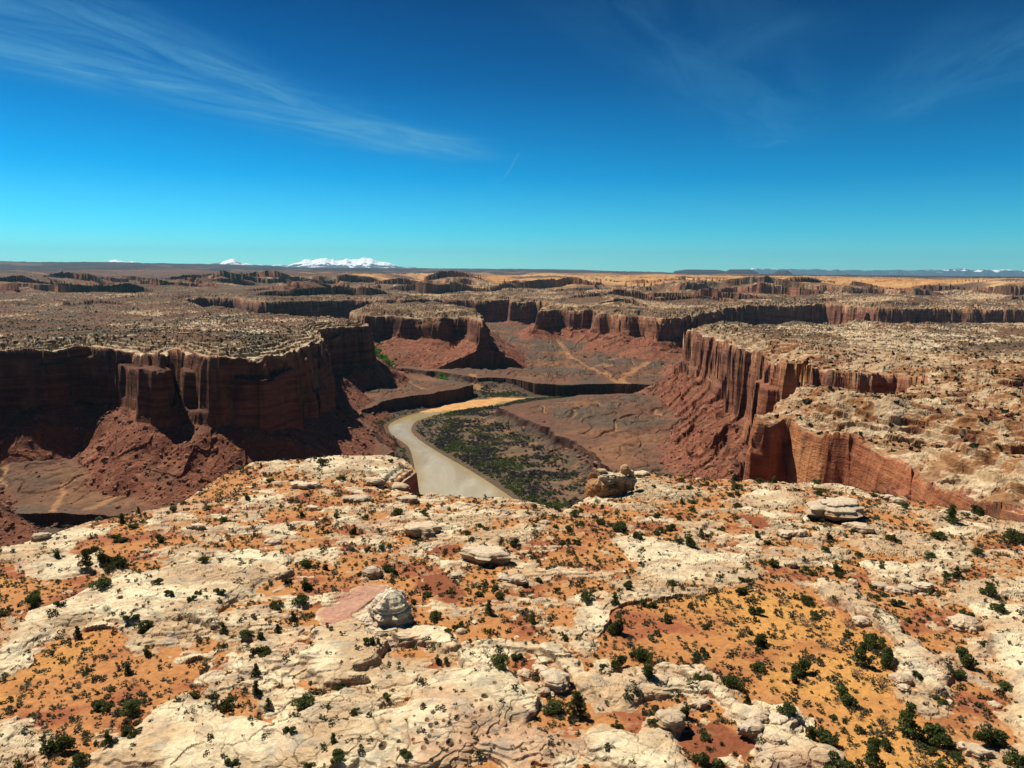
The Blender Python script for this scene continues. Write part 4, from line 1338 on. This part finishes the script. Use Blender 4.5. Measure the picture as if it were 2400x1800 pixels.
for (k, tone), lst in szone.items():
    lst.sort(key=lambda q: -ssz[q[0]])
    for j, (i, v) in enumerate(lst):
        o = bpy.data.objects.new('desert_shrub', SHR[v])
        C.objects.link(o)
        x, y, z = sp[i]
        o.location = (x, y, z - .02)
        s = ssz[i] * 1.25
        o.scale = (s, s, s * rnd.uniform(.75, 1.1)); o.rotation_euler = (0, 0, rnd.uniform(0, 6.28))
        tag(o, f"{RANK[j]} {tone} low shrub beside {LAND[k][0]}" if j < 12 else f"small {tone} low shrub among others beside {LAND[k][0]}", 'shrub', 'low shrubs dotted over sand and slickrock')
TUFTS = [tuft(200 + i, 15, .20) for i in range(5)]
hf_ = rnd.rand(len(rest)) < .65
for nm, sel_, mt, lb in (('scrub_cover', rest[hf_], M_SHR, 'small dark grey shrubs speckling the orange sand'), ('sage_cover', rest[~hf_], M_SAGE, 'small pale sage tufts speckling the orange sand')):
    scattered(nm, TUFTS, sp[sel_] - [0, 0, .02], ssz[sel_] * 1.25, mt, lb, rnd.uniform(.75, 1.1, len(sel_)))
print('shrubs', len(sp))
N = 16000
cs = np.stack([rnd.uniform(-140, 165, N), 40 + 165 * rnd.rand(N) ** .9], 1)
cs = cs[np.abs(np.arctan2(cs[:, 0], cs[:, 1])) < math.radians(41)]
g = at(cs[:, 0], cs[:, 1])
fx, fy = cs[:, 0].astype(f32), cs[:, 1].astype(f32)
pb = np.where(g['rock'][0] < .6, .42, .08) * np.where(sand_o(fx, fy) > 2, .12, 1) * np.clip(1 + 2.2 * fbm(fx / 12, fy / 11, 2, 191), .05, 2.4) * np.where(pinkslab(fx, fy) > -.5, 0, 1)
ok = (rnd.rand(len(cs)) < pb) & (g['d'][0] < -1.2) & (s_fg(fx, fy) > 0)
bp0 = np.stack([fx[ok], fy[ok], g['h'][0][ok] - .05], 1)
scattered('brush_cover', [tuft(230 + i, 60, .11, 4, .28) for i in range(6)], bp0, np.clip(rnd.lognormal(-.3, .35, len(bp0)), .4, 1.7), M_JUN, 'dark green brush growing in the cracks and hollows of the slickrock')
print('brush', len(bp0))

# ---- bare branched bushes
DB = [(R8, .4069, [(1390, 735, 130), (530, 300, 60), (830, 265, 80), (1200, 395, 90), (950, 385, 100), (1060, 510, 80), (40, 560, 90), (1620, 1195, 100), (1250, 670, 80), (945, 745, 40), (1400, 960, 80), (1130, 830, 50), (1270, 940, 50)]),
      (R7, .3617, [(1580, 620, 70), (860, 550, 70), (350, 1040, 60), (1740, 870, 60), (1230, 730, 80)]),
      (R5, .4069, [(1700, 1250, 60), (1970, 1295, 80), (480, 1380, 60), (290, 690, 70), (1240, 870, 50), (1070, 1290, 70)]),
      (R4, .3617, [(690, 1175, 60), (1560, 1430, 60), (1340, 480, 80), (1960, 1220, 60)])]
dpx, dw_ = [], []
for conv, s, lst in DB:
    for x, y, w in lst:
        dpx.append(conv([(x, y + w * .25)])[0]); dw_.append(w * s)
dp, dr_ = drop_px(dpx)
dz = {}
for i, (x, y, z) in enumerate(dp):
    dz.setdefault(int(np.argmin(np.hypot(LP[:, 0] - x, LP[:, 1] - y))), []).append(i)
for k, ids in dz.items():
    ids.sort(key=lambda i: -dw_[i])
    for j, i in enumerate(ids):
        s = dw_[i] / FPX * math.hypot(dr_[i], CAMZ - dp[i][2])
        o = thing('bare_bush', f"{RANK[j]} leafless grey branched bush beside {LAND[k][0]}", 'bush', (dp[i][0], dp[i][1], dp[i][2]), rnd.uniform(0, 6.28), 'leafless bushes on the mesa top', s)
        for me, nm in zip(BARE[i % 3], ('branches', 'sparse_leaves')):
            c = bpy.data.objects.new(nm, me); C.objects.link(c); c.parent = o

# ---- scrub over the mesas across the canyon
N = 260000
rr = np.exp(rnd.uniform(math.log(240), math.log(2600), N)); aa = np.radians(rnd.uniform(-42, 42, N))
fx, fy = (rr * np.sin(aa)).astype(f32), (rr * np.cos(aa)).astype(f32)
g = at(fx, fy)
cl = .5 * fbm(fx / 60, fy / 40, 3, 18) + .5 * fbm(fx / 16, fy / 14, 2, 97)
pr = np.where(g['rock'][0] < .45, .50, .10) * np.clip(.75 + 1.5 * cl, .05, 1.4) * sstep(180, 420, rr) * (1 - .5 * (fx > 0))
ok = (g['d'][0] < -2) & (s_fg(np.clip(fx, -268, 268), np.clip(fy, -60, 258)) < -3) & (rnd.rand(N) < pr) & (g['tier'][0] < 60)
fp = np.stack([fx[ok], fy[ok], g['h'][0][ok] - .1], 1)
fs = rnd.lognormal(.30, .36, len(fp)) * (1 + .35 * sstep(900, 2400, rr[ok]))
scattered('mesa_scrub', [tuft(300 + i, 9, .30, 2) for i in range(4)], fp, fs, M_FARV, 'dark juniper scrub dotting the mesas across the canyon')
print('mesa scrub', len(fp))

# ---- thickets along the river
N = 150000
fx, fy = rnd.uniform(-180, 600, N).astype(f32), rnd.uniform(420, 1010, N).astype(f32)
g = at(fx, fy)
dg_, dr2, hz = g['dg'][0], g['dr'][0], g['h'][0]
th_ = fbm(fx / 28, fy / 24, 3, 98)
bank = sstep(-45, -4, dr2)
pr = np.clip(.45 + 1.7 * th_ + .75 * bank, .03, 1) * sstep(9, 18, dg_)
ok = (dg_ > 6) & (dr2 < -1.2) & (~g['bar'][0]) & (rnd.rand(N) < pr * .8) & (hz < 9)
okL = ok & ((fx > -70) | (rnd.rand(N) < .3))
green = fbm(fx / 30 + 4, fy / 22, 2, 99) + .12 * bank > .10
for nm, mk, mt, lb in (('riverside_thicket', okL & ~green, M_TAM, 'grey brown tamarisk thicket along the river bank'), ('green_thicket', okL & green, M_TAMG, 'fresh green willow thicket patches inside the river bend')):
    pp = np.stack([fx[mk], fy[mk], hz[mk] - .2], 1)
    scattered(nm, [tuft(320 + i, 16, .20, 3) for i in range(4)], pp, rnd.uniform(1.8, 4.2, len(pp)), mt, lb, rnd.uniform(.6, 1.0, len(pp)))
    print(nm, len(pp))
N = 9000
fx, fy = rnd.uniform(-420, 700, N).astype(f32), rnd.uniform(380, 1500, N).astype(f32)
g = at(fx, fy)
ok = (g['d'][0] > 12) & (g['dg'][0] < -3)
pp = np.stack([fx[ok], fy[ok], g['h'][0][ok] - .1], 1)
scattered('bench_scrub', [tuft(340 + i, 7, .30, 2) for i in range(3)], pp, rnd.uniform(.6, 1.3, len(pp)), M_FARV, 'tiny dark shrubs on the canyon benches', np.full(len(pp), .6))

# ---- cottonwoods in the side wash
rs = np.random.RandomState(5)


def cotton(seed):
    q = np.random.RandomState(seed)
    bl = [(q.uniform(-.3, .3), q.uniform(-.3, .3), q.uniform(.35, .9), q.uniform(.16, .27)) for _ in range(9)]
    V, t = leaf_cloud(q, bl, 420, .06)
    cr = data_mesh('crown', V, np.arange(len(V)).reshape(-1, 3), M_COT, t)
    V, F = limbs(q, 4, .8, .03, .35, .9)
    return cr, data_mesh('trunk', V, F, M_BARK, q.rand(len(V)))


COT = [cotton(400 + i) for i in range(3)]
spots = R9([(92, 118), (112, 128), (128, 122), (140, 140), (160, 135), (172, 150), (190, 148), (205, 140), (215, 158), (182, 168), (232, 165), (228, 182), (255, 186), (200, 178), (100, 110), (150, 120), (690, 212), (715, 232), (728, 236), (700, 226)])
for i, (px, py) in enumerate(spots):
    x, y = P(px, py, 14.0)
    z = float(at([x], [y])['h'][0][0])
    o = thing('cottonwood_tree', 'bright green cottonwood in the small grove by the side wash' if i >= 16 else 'bright green cottonwood in the dense grove below the shaded cliff', 'tree', (x, y, z), rs.uniform(0, 6), 'cottonwoods along the side wash', rs.uniform(8, 12))
    for me, nm in zip(COT[i % 3], ('crown', 'trunk')):
        c = bpy.data.objects.new(nm, me); C.objects.link(c); c.parent = o
print('plants', round(time.time() - T0, 1))

# ------------------------------------------------------------------ loose rocks and rock towers
def rock_material():
    m, n = mat_new('weathered_sandstone')
    geo = n.n('ShaderNodeNewGeometry')
    tc = n.n('ShaderNodeTexCoord').outputs['Object']
    pos = geo.outputs['Position']
    oi = n.n('ShaderNodeObjectInfo').outputs['Random']
    t = n.n('ShaderNodeAttribute', attribute_name='tone').outputs['Fac']
    c = n.ramp(t, [(0, (.36, .145, .05)), (.35, (.46, .26, .12)), (.7, (.60, .46, .30)), (1, (.70, .58, .41))])
    v = n.noise(n.scale(pos, (1, 1, 2.4)), 1.6, 5, .62, .5)
    beds = n.noise(n.scale(pos, (.2, .2, 4.0)), 1.0, 3, .6)
    hs = n.n('ShaderNodeHueSaturation')
    n.set(hs.inputs['Value'], n.math('ADD', n.maprange(v, .3, .7, .72, 1.2, False), n.maprange(oi, 0, 1, -.12, .12, False)))
    n.set(hs.inputs['Color'], c)
    b = n.n('ShaderNodeBsdfPrincipled')
    n.set(b.inputs['Base Color'], hs.outputs[0])
    b.inputs['Roughness'].default_value = .92
    b.inputs['Specular IOR Level'].default_value = .15
    bp = n.n('ShaderNodeBump')
    bp.inputs['Distance'].default_value = 1.0
    n.set(bp.inputs['Height'], n.math('ADD', n.math('MULTIPLY', v, .18), n.math('MULTIPLY', beds, .22)))
    n.set(b.inputs['Normal'], bp.outputs[0])
    return finish(m, n, b)


M_ROCK = rock_material()


def rock_mesh(name, seed, prof, h=1.0, seg=44, rings=36, lump=.16, beds=.07, lean=(0, 0), oval=1.0, tones=(.25, .85), angular=0.0):
    """a weathered rock: rings from the foot (under the ground) to the top, lobed, bedded and leaning"""
    V, T = [], []
    zs = np.linspace(0, 1, rings)
    ps = np.interp(zs, [p[0] for p in prof], [p[1] for p in prof])
    th = np.linspace(0, 2 * math.pi, seg, endpoint=False)
    o1 = np.full(seg, seed * 3.17, f32)
    bed = fbm((zs * 9 * h).astype(f32), np.full(rings, seed * 1.7, f32), 3, 5) * 2
    fine = pn((zs * 26 * h).astype(f32), np.full(rings, seed * 2.3, f32), 6) * 2
    for i, z in enumerate(zs):
        cx, sx = np.cos(th).astype(f32), np.sin(th).astype(f32)
        n = fbm(cx * 1.3 + o1, sx * 1.3 + f32(z * h * 1.1) + o1, 3, seed % 37) + .5 * fbm(cx * 3.1 + o1, sx * 3.1 - f32(z * h * 2.2), 2, seed % 31)
        if angular:
            sq = 1 / np.maximum(np.abs(np.cos(th + seed)), np.abs(np.sin(th + seed)))
            n = n + angular * (sq - 1.2)
        rad = ps[i] * (1 + lump * 2 * n) * (1 + beds * (bed[i] + .5 * fine[i]) * (.6 + n))
        x = rad * cx + lean[0] * z ** 1.5
        y = rad * sx * oval + lean[1] * z ** 1.5
        zz = z * h + .05 * h * n * (z > .05)
        V.append(np.stack([x, y, zz], 1))
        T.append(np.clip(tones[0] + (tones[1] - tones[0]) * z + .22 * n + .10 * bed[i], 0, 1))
    V = np.concatenate(V); T = np.concatenate(T)
    V = np.concatenate([V, [[lean[0], lean[1], h * 1.005]]]); T = np.append(T, tones[1])
    F = []
    for i in range(rings - 1):
        for j in range(seg):
            F.append((i * seg + j, i * seg + (j + 1) % seg, (i + 1) * seg + (j + 1) % seg, (i + 1) * seg + j))
    top = len(V) - 1
    for j in range(seg):
        a, b = (rings - 1) * seg + j, (rings - 1) * seg + (j + 1) % seg
        F.append((a, b, top, top))
    F = np.array(F)
    quads, tris = F[:-seg], F[-seg:, :3]
    me = bpy.data.meshes.new(name)
    me.from_pydata([tuple(v) for v in V], [], [tuple(int(k) for k in f) for f in quads] + [tuple(int(k) for k in f) for f in tris])
    me.attributes.new('tone', 'FLOAT', 'POINT').data.foreach_set('value', T.astype(f32))
    me.materials.append(M_ROCK)
    me.update()
    return me


BLOCK = [(0, .88), (.15, .97), (.5, 1.0), (.8, .95), (.93, .82), (1, .45)]
ROUND = [(0, .75), (.2, .95), (.5, 1.0), (.75, .86), (.9, .6), (1, .25)]
FLAT = [(0, .96), (.3, .97), (.6, 1.0), (.86, .96), (1, .74)]


def put_rock(me, name, label, cat, loc, rz=0, sc=1.0, group=None, parent=None):
    o = bpy.data.objects.new(name, me)
    C.objects.link(o)
    o.location = loc; o.rotation_euler = (0, 0, rz); o.scale = (sc, sc, sc) if not hasattr(sc, '__len__') else sc
    if parent:
        o.parent = parent
    else:
        tag(o, label, cat, group)
    return o


# the layered boulder standing in the middle of the mesa: a tall lobe, a shoulder and a foot
(hp,), _ = drop_px([RF([(750, 290)])[0]])
o = thing('layered_boulder', 'tall layered pale boulder standing alone beside the pink bare slab', 'rock formation', (hp[0], hp[1], hp[2] - .6))
put_rock(rock_mesh('main_lobe', 1, [(0, .95), (.25, 1.04), (.5, .92), (.7, .80), (.86, .66), (1, .22)], 5.6 / 3.0, lump=.15, beds=.13, lean=(.12, .1), tones=(.35, .95)), 'main_lobe', None, None, (.35, .5, 0), .2, 2.9, parent=o)
put_rock(rock_mesh('shoulder', 2, ROUND, 1.25, lump=.16, beds=.11, tones=(.4, .9)), 'shoulder', None, None, (-2.4, -.1, 0), .8, 1.8, parent=o)
put_rock(rock_mesh('foot_slab', 3, FLAT, .6, lump=.17, beds=.12, oval=.7, tones=(.3, .7)), 'foot_slab', None, None, (.5, -1.9, 0), .3, 2.7, parent=o)

# the flat topped mushroom rock on the right
(mp,), _ = drop_px([R6([(990, 600)])[0]])
o = thing('mushroom_rock', 'broad flat topped rock overhanging on all sides with a dark undercut base', 'rock formation', (mp[0], mp[1] + 1.5, mp[2] - .7))
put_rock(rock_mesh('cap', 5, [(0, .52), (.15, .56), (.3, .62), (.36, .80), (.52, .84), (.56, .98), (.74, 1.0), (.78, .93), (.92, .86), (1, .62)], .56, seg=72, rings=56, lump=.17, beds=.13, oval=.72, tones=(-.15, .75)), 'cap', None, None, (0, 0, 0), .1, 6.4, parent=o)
put_rock(rock_mesh('top_slab', 6, FLAT, .22, lump=.22, beds=.10, oval=.66, tones=(.3, .85)), 'top_slab', None, None, (1.4, .2, 3.2), .3, 4.2, parent=o)
put_rock(rock_mesh('fallen_slab', 7, FLAT, .5, lump=.2, beds=.09, oval=.45, tones=(.6, .95)), 'fallen_slab', None, None, (-5.6, -1.2, 0), 1.1, 2.2, parent=o)

# the rock tower on the rim: an orange pedestal, stacked blocks and a balanced knob
def RT(pts):
    return zoomed(1350, 1020, .0904)(pts)


tp = P(*RT([(1250, 1280)])[0], dz=1.0)
tp = np.array([tp[0], tp[1] - 3.0, float(at([tp[0]], [tp[1] - 3.0])['h'][0][0]) + .5])
print('tower', tp)
tsl = math.hypot(math.hypot(tp[0], tp[1]), CAMZ - tp[2]) / FPX
o = thing('rock_tower', 'orange rock tower of stacked blocks with a balanced knob on the canyon rim', 'rock formation', (tp[0], tp[1], tp[2]))


def tw(zx, zy, w, hgt, seed, nm, prof, deep=0.0, **kw):
    """a block of the tower from its middle, foot, width and height in the crop"""
    k = .0904 * tsl
    R = w * k / 2
    put_rock(rock_mesh(nm, seed, prof, hgt * k / R, **kw), nm, None, None, ((zx - 1250) * k, deep, (900 - zy) * k * 1.03), seed * .7, R, parent=o)


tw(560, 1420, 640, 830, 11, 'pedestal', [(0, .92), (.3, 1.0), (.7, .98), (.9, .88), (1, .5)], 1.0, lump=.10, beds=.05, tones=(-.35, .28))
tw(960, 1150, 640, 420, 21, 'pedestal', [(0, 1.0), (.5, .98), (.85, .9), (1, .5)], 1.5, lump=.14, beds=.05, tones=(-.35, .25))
tw(770, 830, 400, 380, 12, 'stacked_block', [(0, .80), (.4, .84), (.55, 1.0), (.9, .98), (1, .75)], .8, lump=.10, beds=.16, tones=(.05, .75))
tw(1100, 820, 330, 370, 13, 'stacked_block', [(0, .80), (.5, .86), (.65, 1.0), (.92, .96), (1, .7)], .8, lump=.10, beds=.16, tones=(.05, .75))
tw(1350, 880, 320, 350, 14, 'stacked_block', [(0, .75), (.5, .80), (.65, 1.0), (.92, .96), (1, .7)], 1.2, lump=.12, beds=.16, tones=(.1, .75))
tw(1225, 500, 240, 255, 15, 'balanced_knob', [(0, .62), (.25, .95), (.5, 1.0), (.75, .9), (1, .5)], 1.2, lump=.08, beds=.12, tones=(-.1, .5))
tw(640, 480, 230, 120, 16, 'stacked_block', FLAT, 1.2, lump=.16, beds=.1, tones=(.1, .6))
tw(1390, 540, 130, 150, 17, 'stacked_block', BLOCK, 1.4, lump=.1, beds=.15, tones=(.2, .7))
tw(430, 700, 240, 230, 18, 'leaning_slab', ROUND, 2.2, lump=.12, beds=.08, oval=.4, tones=(.0, .3))

# boulders one can pick out: (crop, scale, [(x, y of the foot, width, shape, height/width)])
BLD = [(RF, .4069, [(1725, 640, 175, 'b', .50), (1640, 575, 115, 'f', .42), (1545, 575, 90, 'r', .4), (655, 262, 80, 'r', .5), (1180, 330, 60, 'r', .5), (1660, 680, 60, 'r', .6), (1590, 790, 50, 'b', .6), (1700, 690, 45, 'r', .5)]),
       (R6, .3617, [(1110, 1030, 70, 'r', .6), (1290, 1050, 100, 'b', .42), (1375, 1075, 95, 'r', .42), (1465, 1070, 110, 'b', .4), (1570, 1065, 110, 'f', .38), (1165, 1280, 95, 'r', .55), (1830, 1310, 150, 'r', .5),
                    (680, 710, 120, 'f', .3), (765, 705, 90, 'f', .35), (1150, 680, 150, 'f', .32), (1400, 505, 90, 'f', .4), (1330, 480, 70, 'f', .4), (710, 905, 60, 'r', .6), (1880, 1335, 60, 'r', .6)]),
       (R4, .3617, [(645, 545, 135, 'f', .3), (755, 535, 65, 'f', .4), (250, 735, 90, 'f', .4), (1945, 400, 150, 'f', .28), (2020, 540, 90, 'f', .3), (1270, 665, 90, 'f', .35), (1760, 760, 110, 'r', .4), (720, 300, 50, 'r', .7)]),
       (R8, .4069, [(690, 950, 110, 'r', .42), (800, 975, 100, 'b', .4), (650, 1025, 130, 'f', .38), (770, 1075, 85, 'r', .45), (185, 985, 150, 'b', .5), (1280, 405, 85, 'r', .55), (1890, 420, 130, 'r', .5), (1510, 745, 100, 'b', .5), (1530, 780, 60, 'r', .5), (2050, 875, 60, 'r', .4), (345, 880, 90, 'f', .35), (1935, 1160, 130, 'f', .3)]),
       (R5, .4069, [(420, 860, 110, 'r', .55), (700, 605, 210, 'f', .22), (620, 430, 120, 'f', .25), (430, 335, 120, 'f', .35), (560, 355, 130, 'b', .3), (330, 430, 150, 'f', .22), (60, 350, 110, 'f', .25), (1075, 760, 250, 'f', .24), (1260, 900, 110, 'b', .45), (1180, 880, 90, 'r', .4), (900, 870, 80, 'r', .45), (1780, 1420, 60, 'r', .5),
                    (740, 330, 120, 'b', .55), (1420, 560, 70, 'r', .4), (1970, 280, 110, 'f', .25), (2040, 230, 80, 'f', .3)])]
PR = {'b': BLOCK, 'r': ROUND, 'f': FLAT}
NAMES = {'b': 'blocky', 'r': 'rounded', 'f': 'flat slab like'}
bp_, bm_ = [], []
for conv, s, lst in BLD:
    for x, y, w, shp, hw in lst:
        bp_.append(conv([(x, y)])[0]); bm_.append((w * s, shp, hw))
bpos, br_ = drop_px(bp_)
bz = {}
for i, (x, y, z) in enumerate(bpos):
    bz.setdefault((int(np.argmin(np.hypot(LP[:, 0] - x, LP[:, 1] - y))), bm_[i][1]), []).append(i)
for (k, shp), ids in bz.items():
    ids.sort(key=lambda i: -bm_[i][0])
    for j, i in enumerate(ids):
        w, _, hw = bm_[i]
        x, y, z = bpos[i]
        R = w / FPX * math.hypot(br_[i], CAMZ - z) / 2
        me = rock_mesh('boulder', 500 + i, PR[shp], hw * 2.2, seg=26, rings=18, lump=.24 if shp == 'f' else .17, beds=.10, oval=.62 if shp == 'f' else .85, tones=(.15, .72), angular=.5 if shp == 'b' else .22)
        put_rock(me, 'boulder', f"{RANK[j]} {NAMES[shp]} sandstone boulder beside {LAND[k][0]}", 'boulder', (x, y + .3 * R, z - (.20 if shp == 'f' else .38) * R), ((i * 1.7) % .8) - .4, R, 'loose boulders on the mesa top')

# stones strewn along the broken ledges
N = 4200
cs = np.stack([rnd.uniform(-130, 150, N), rnd.uniform(42, 195, N)], 1)
cs = cs[np.abs(np.arctan2(cs[:, 0], cs[:, 1])) < math.radians(40)]
g = at(cs[:, 0], cs[:, 1])
edge_r = (g['rock'][0] > .05) & (g['rock'][0] < .98) & (g['d'][0] < -1) & (s_fg(cs[:, 0].astype(f32), cs[:, 1].astype(f32)) > 0)
st = np.nonzero(edge_r)[0]
st = st[rnd.permutation(len(st))]
STN = [rock_mesh('stone', 700 + i, [BLOCK, ROUND, FLAT][i % 3], .9, seg=12, rings=8, lump=.2, beds=.08, tones=(.3, .85), angular=.4 * (i % 2)) for i in range(7)]
for i in st[:230]:
    s = float(np.clip(rnd.lognormal(-1.0, .5), .2, 1.1))
    x, y = cs[i]
    k = int(np.argmin(np.hypot(LP[:, 0] - x, LP[:, 1] - y)))
    put_rock(STN[rnd.randint(7)], 'stone', f"loose tan stone lying among broken ledges beside {LAND[k][0]}", 'stone', (x, y, float(g['h'][0][i]) - .2 * s), rnd.uniform(0, 6), (s, s * rnd.uniform(.6, 1), s * rnd.uniform(.5, .9)), 'stones strewn along the ledges')

# rubble on the talus slopes
def chip(seed):
    q = np.random.RandomState(seed)
    t = (1 + 5 ** .5) / 2
    v = np.array([(-1, t, 0), (1, t, 0), (-1, -t, 0), (1, -t, 0), (0, -1, t), (0, 1, t), (0, -1, -t), (0, 1, -t), (t, 0, -1), (t, 0, 1), (-t, 0, -1), (-t, 0, 1)]) / 1.9
    v = v * q.uniform(.6, 1.15, (12, 1)) * np.array([1, q.uniform(.6, 1), q.uniform(.45, .8)]) * .5
    f = np.array([(0, 11, 5), (0, 5, 1), (0, 1, 7), (0, 7, 10), (0, 10, 11), (1, 5, 9), (5, 11, 4), (11, 10, 2), (10, 7, 6), (7, 1, 8), (3, 9, 4), (3, 4, 2), (3, 2, 6), (3, 6, 8), (3, 8, 9), (4, 9, 5), (2, 4, 11), (6, 2, 10), (8, 6, 7), (9, 8, 1)])
    return v, f, q.uniform(.2, .8, 12)


M_RUB = leaf_material('talus_rock', [(.10, .042, .026), (.21, .092, .050), (.42, .24, .125)], .9, 0)
N = 160000
rr = np.exp(rnd.uniform(math.log(300), math.log(1500), N)); aa = np.radians(rnd.uniform(-41, 40, N))
fx, fy = (rr * np.sin(aa)).astype(f32), (rr * np.cos(aa)).astype(f32)
g = at(fx, fy)
tmk, dgk = g['tm'][0], g['dg'][0]
ok = (g['d'][0] > 9) & (g['dr'][0] < -4) & (rnd.rand(N) < np.where(tmk > .4, .42, np.where((dgk > 1) & (dgk < 14), .5, .02))) & ~g['bar'][0]
pp = np.stack([fx[ok], fy[ok], g['h'][0][ok]], 1)
scattered('talus_rubble', [chip(800 + i) for i in range(6)], pp, np.clip(rnd.lognormal(.38, .66, len(pp)), .5, 9), M_RUB, 'fallen red blocks strewn over the talus slopes')
print('rubble', len(pp), round(time.time() - T0, 1))

# ------------------------------------------------------------------ mountains and far mesas
def mountain_material(name, k0, k1):
    m, n = mat_new(name)
    geo = n.n('ShaderNodeNewGeometry')
    pos = geo.outputs['Position']
    t = n.n('ShaderNodeAttribute', attribute_name='tone').outputs['Fac']
    v = n.noise(n.scale(pos, (1, .6, 1.4)), .0045, 6, .65)
    k = n.maprange(n.math('ADD', t, n.math('MULTIPLY', n.math('SUBTRACT', v, .5), 1.8)), k0, k1)
    c = n.mix(k, (.055, .075, .10), (.86, .90, .95))
    b = n.n('ShaderNodeBsdfPrincipled')
    n.set(b.inputs['Base Color'], c)
    b.inputs['Roughness'].default_value = .8
    return finish(m, n, b)


M_MTN = mountain_material('snowy_mountain', .20, .34)
M_HILL = mountain_material('far_blue_range', .52, .70)
M_FARM = leaf_material('far_mesa_rock', [(.05, .035, .04), (.09, .06, .05), (.16, .09, .06)], .9, 0)


def skyline(name, label, pts, dist, depth, mat, tone_h, rough=1.0, flat=False, base=None):
    """a range built as a real ridge at its own distance: crest heights from traced points, spurs and gullies both sides"""
    az, hz = [], []
    for px, py in pts:
        d = pix_dir(px, py)
        az.append(math.atan2(d[0], d[1])); hz.append(CAMZ + dist * d[2] / math.hypot(d[0], d[1]))
    base = min(hz) - 60 if base is None else base
    n, m = 260, 26
    a = np.linspace(az[0], az[-1], n); crest = np.interp(a, az, hz) - base
    if not flat:
        crest = crest * 1.06
        ai = (a * 75).astype(f32)
        crest = crest * (1 + .26 * rough * fbm(ai, ai * 0, 3, 66))
    v = np.linspace(-1, 1, m)
    A, Vv = np.meshgrid(a, v, indexing='ij')
    R = dist + depth * Vv
    X, Y = R * np.sin(A), R * np.cos(A)
    if flat:
        prof = np.clip((1 - np.abs(Vv)) * 3, 0, 1) ** .6
    else:
        prof = 1 - np.abs(Vv) ** .8
    sc = depth * .35
    rg = ridge((X / sc).astype(f32), (Y / sc).astype(f32), 4, 77) - 1.2
    Z = base + crest[:, None] * prof * (1 + rough * .30 * rg * (1 - prof * .6))
    tone = np.clip((Z - base) / tone_h, 0, 1)
    idx = np.arange(n * m).reshape(n, m)
    q = np.stack([idx[:-1, :-1], idx[1:, :-1], idx[1:, 1:], idx[:-1, 1:]], -1).reshape(-1, 4)
    o = make_mesh(name, np.stack([X, Y, Z], -1).reshape(-1, 3), q, mat, {'tone': tone.ravel()})
    tag(o, label, kind='structure')


def SA(pts):
    return zoomed(0, 580, .5425)(pts)


def SB(pts):
    return zoomed(1200, 580, .5425)(pts)


skyline('mountains', 'snow covered mountain range on the horizon left of centre', SA([(835, 84), (870, 76), (900, 71), (935, 66), (965, 58), (990, 51), (1010, 53), (1035, 63), (1055, 67), (1080, 75), (1130, 72), (1170, 77), (1215, 74), (1255, 72), (1290, 66), (1320, 55), (1345, 57), (1365, 50), (1395, 47), (1425, 54), (1450, 56), (1480, 55), (1500, 50), (1530, 49), (1560, 47),
                                                                                                       (1595, 46), (1620, 54), (1650, 59), (1690, 64), (1720, 78), (1745, 86), (1770, 84), (1800, 86), (1835, 95)]), 20000, 1800, M_MTN, 420, base=115)
skyline('mountains', 'faint snowy peaks behind the mesa at far left', SA([(430, 66), (470, 60), (500, 54), (520, 53), (560, 58), (600, 68)]), 22500, 1200, M_MTN, 260, base=125)
skyline('hills', 'long low blue range on the right horizon', SB([(1010, 98), (1040, 90), (1090, 91), (1150, 91), (1220, 95), (1280, 93), (1380, 96), (1400, 92), (1420, 97), (1560, 99), (1640, 96), (1720, 97), (1830, 97), (1900, 93), (1960, 88), (1985, 96), (2040, 96), (2120, 94), (2170, 97), (2300, 99), (2600, 103)]), 24000, 1500, M_HILL, 420, .5, base=20)
skyline('hills', 'low pale blue hills on the middle horizon', SB([(-80, 99), (0, 96), (60, 95), (150, 93), (210, 94), (300, 96), (420, 101)]), 24000, 1300, M_HILL, 900, .5, base=90)
skyline('far_mesa', 'long dark flat topped mesa on the horizon', SB([(700, 103), (738, 97), (760, 95), (890, 97), (925, 103)]), 15000, 700, M_FARM, 300, .3, True, base=100)
skyline('far_mesa', 'second dark flat topped mesa on the horizon', SB([(915, 108), (940, 95), (1030, 95), (1050, 103), (1065, 109)]), 13500, 600, M_FARM, 300, .3, True, base=90)
skyline('far_mesa', 'small dark butte on the horizon', SB([(1125, 113), (1147, 101), (1188, 98), (1212, 113)]), 12000, 400, M_FARM, 300, .3, True, base=80)

# ------------------------------------------------------------------ air
def build_haze():
    x0, x1, y0, y1, z0, z1 = -30000, 30000, -400, 31000, -80, 900
    V = np.array([(x, y, z) for z in (z0, z1) for y in (y0, y1) for x in (x0, x1)], f32)
    Q = np.array([(0, 2, 3, 1), (4, 5, 7, 6), (0, 1, 5, 4), (2, 6, 7, 3), (0, 4, 6, 2), (1, 3, 7, 5)])
    m, n = mat_new('thin_air')
    v = n.n('ShaderNodeVolumePrincipled')
    v.inputs['Color'].default_value = (.26, .74, 1.0, 1)
    v.inputs['Density'].default_value = 2.1e-5
    v.inputs['Anisotropy'].default_value = .0
    o_ = n.n('ShaderNodeOutputMaterial')
    n.t.links.new(v.outputs[0], o_.inputs['Volume'])
    o = make_mesh('haze', V, Q, m)
    tag(o, 'thin blue haze over the far country', kind='stuff')


build_haze()
print('all', round(time.time() - T0, 1))
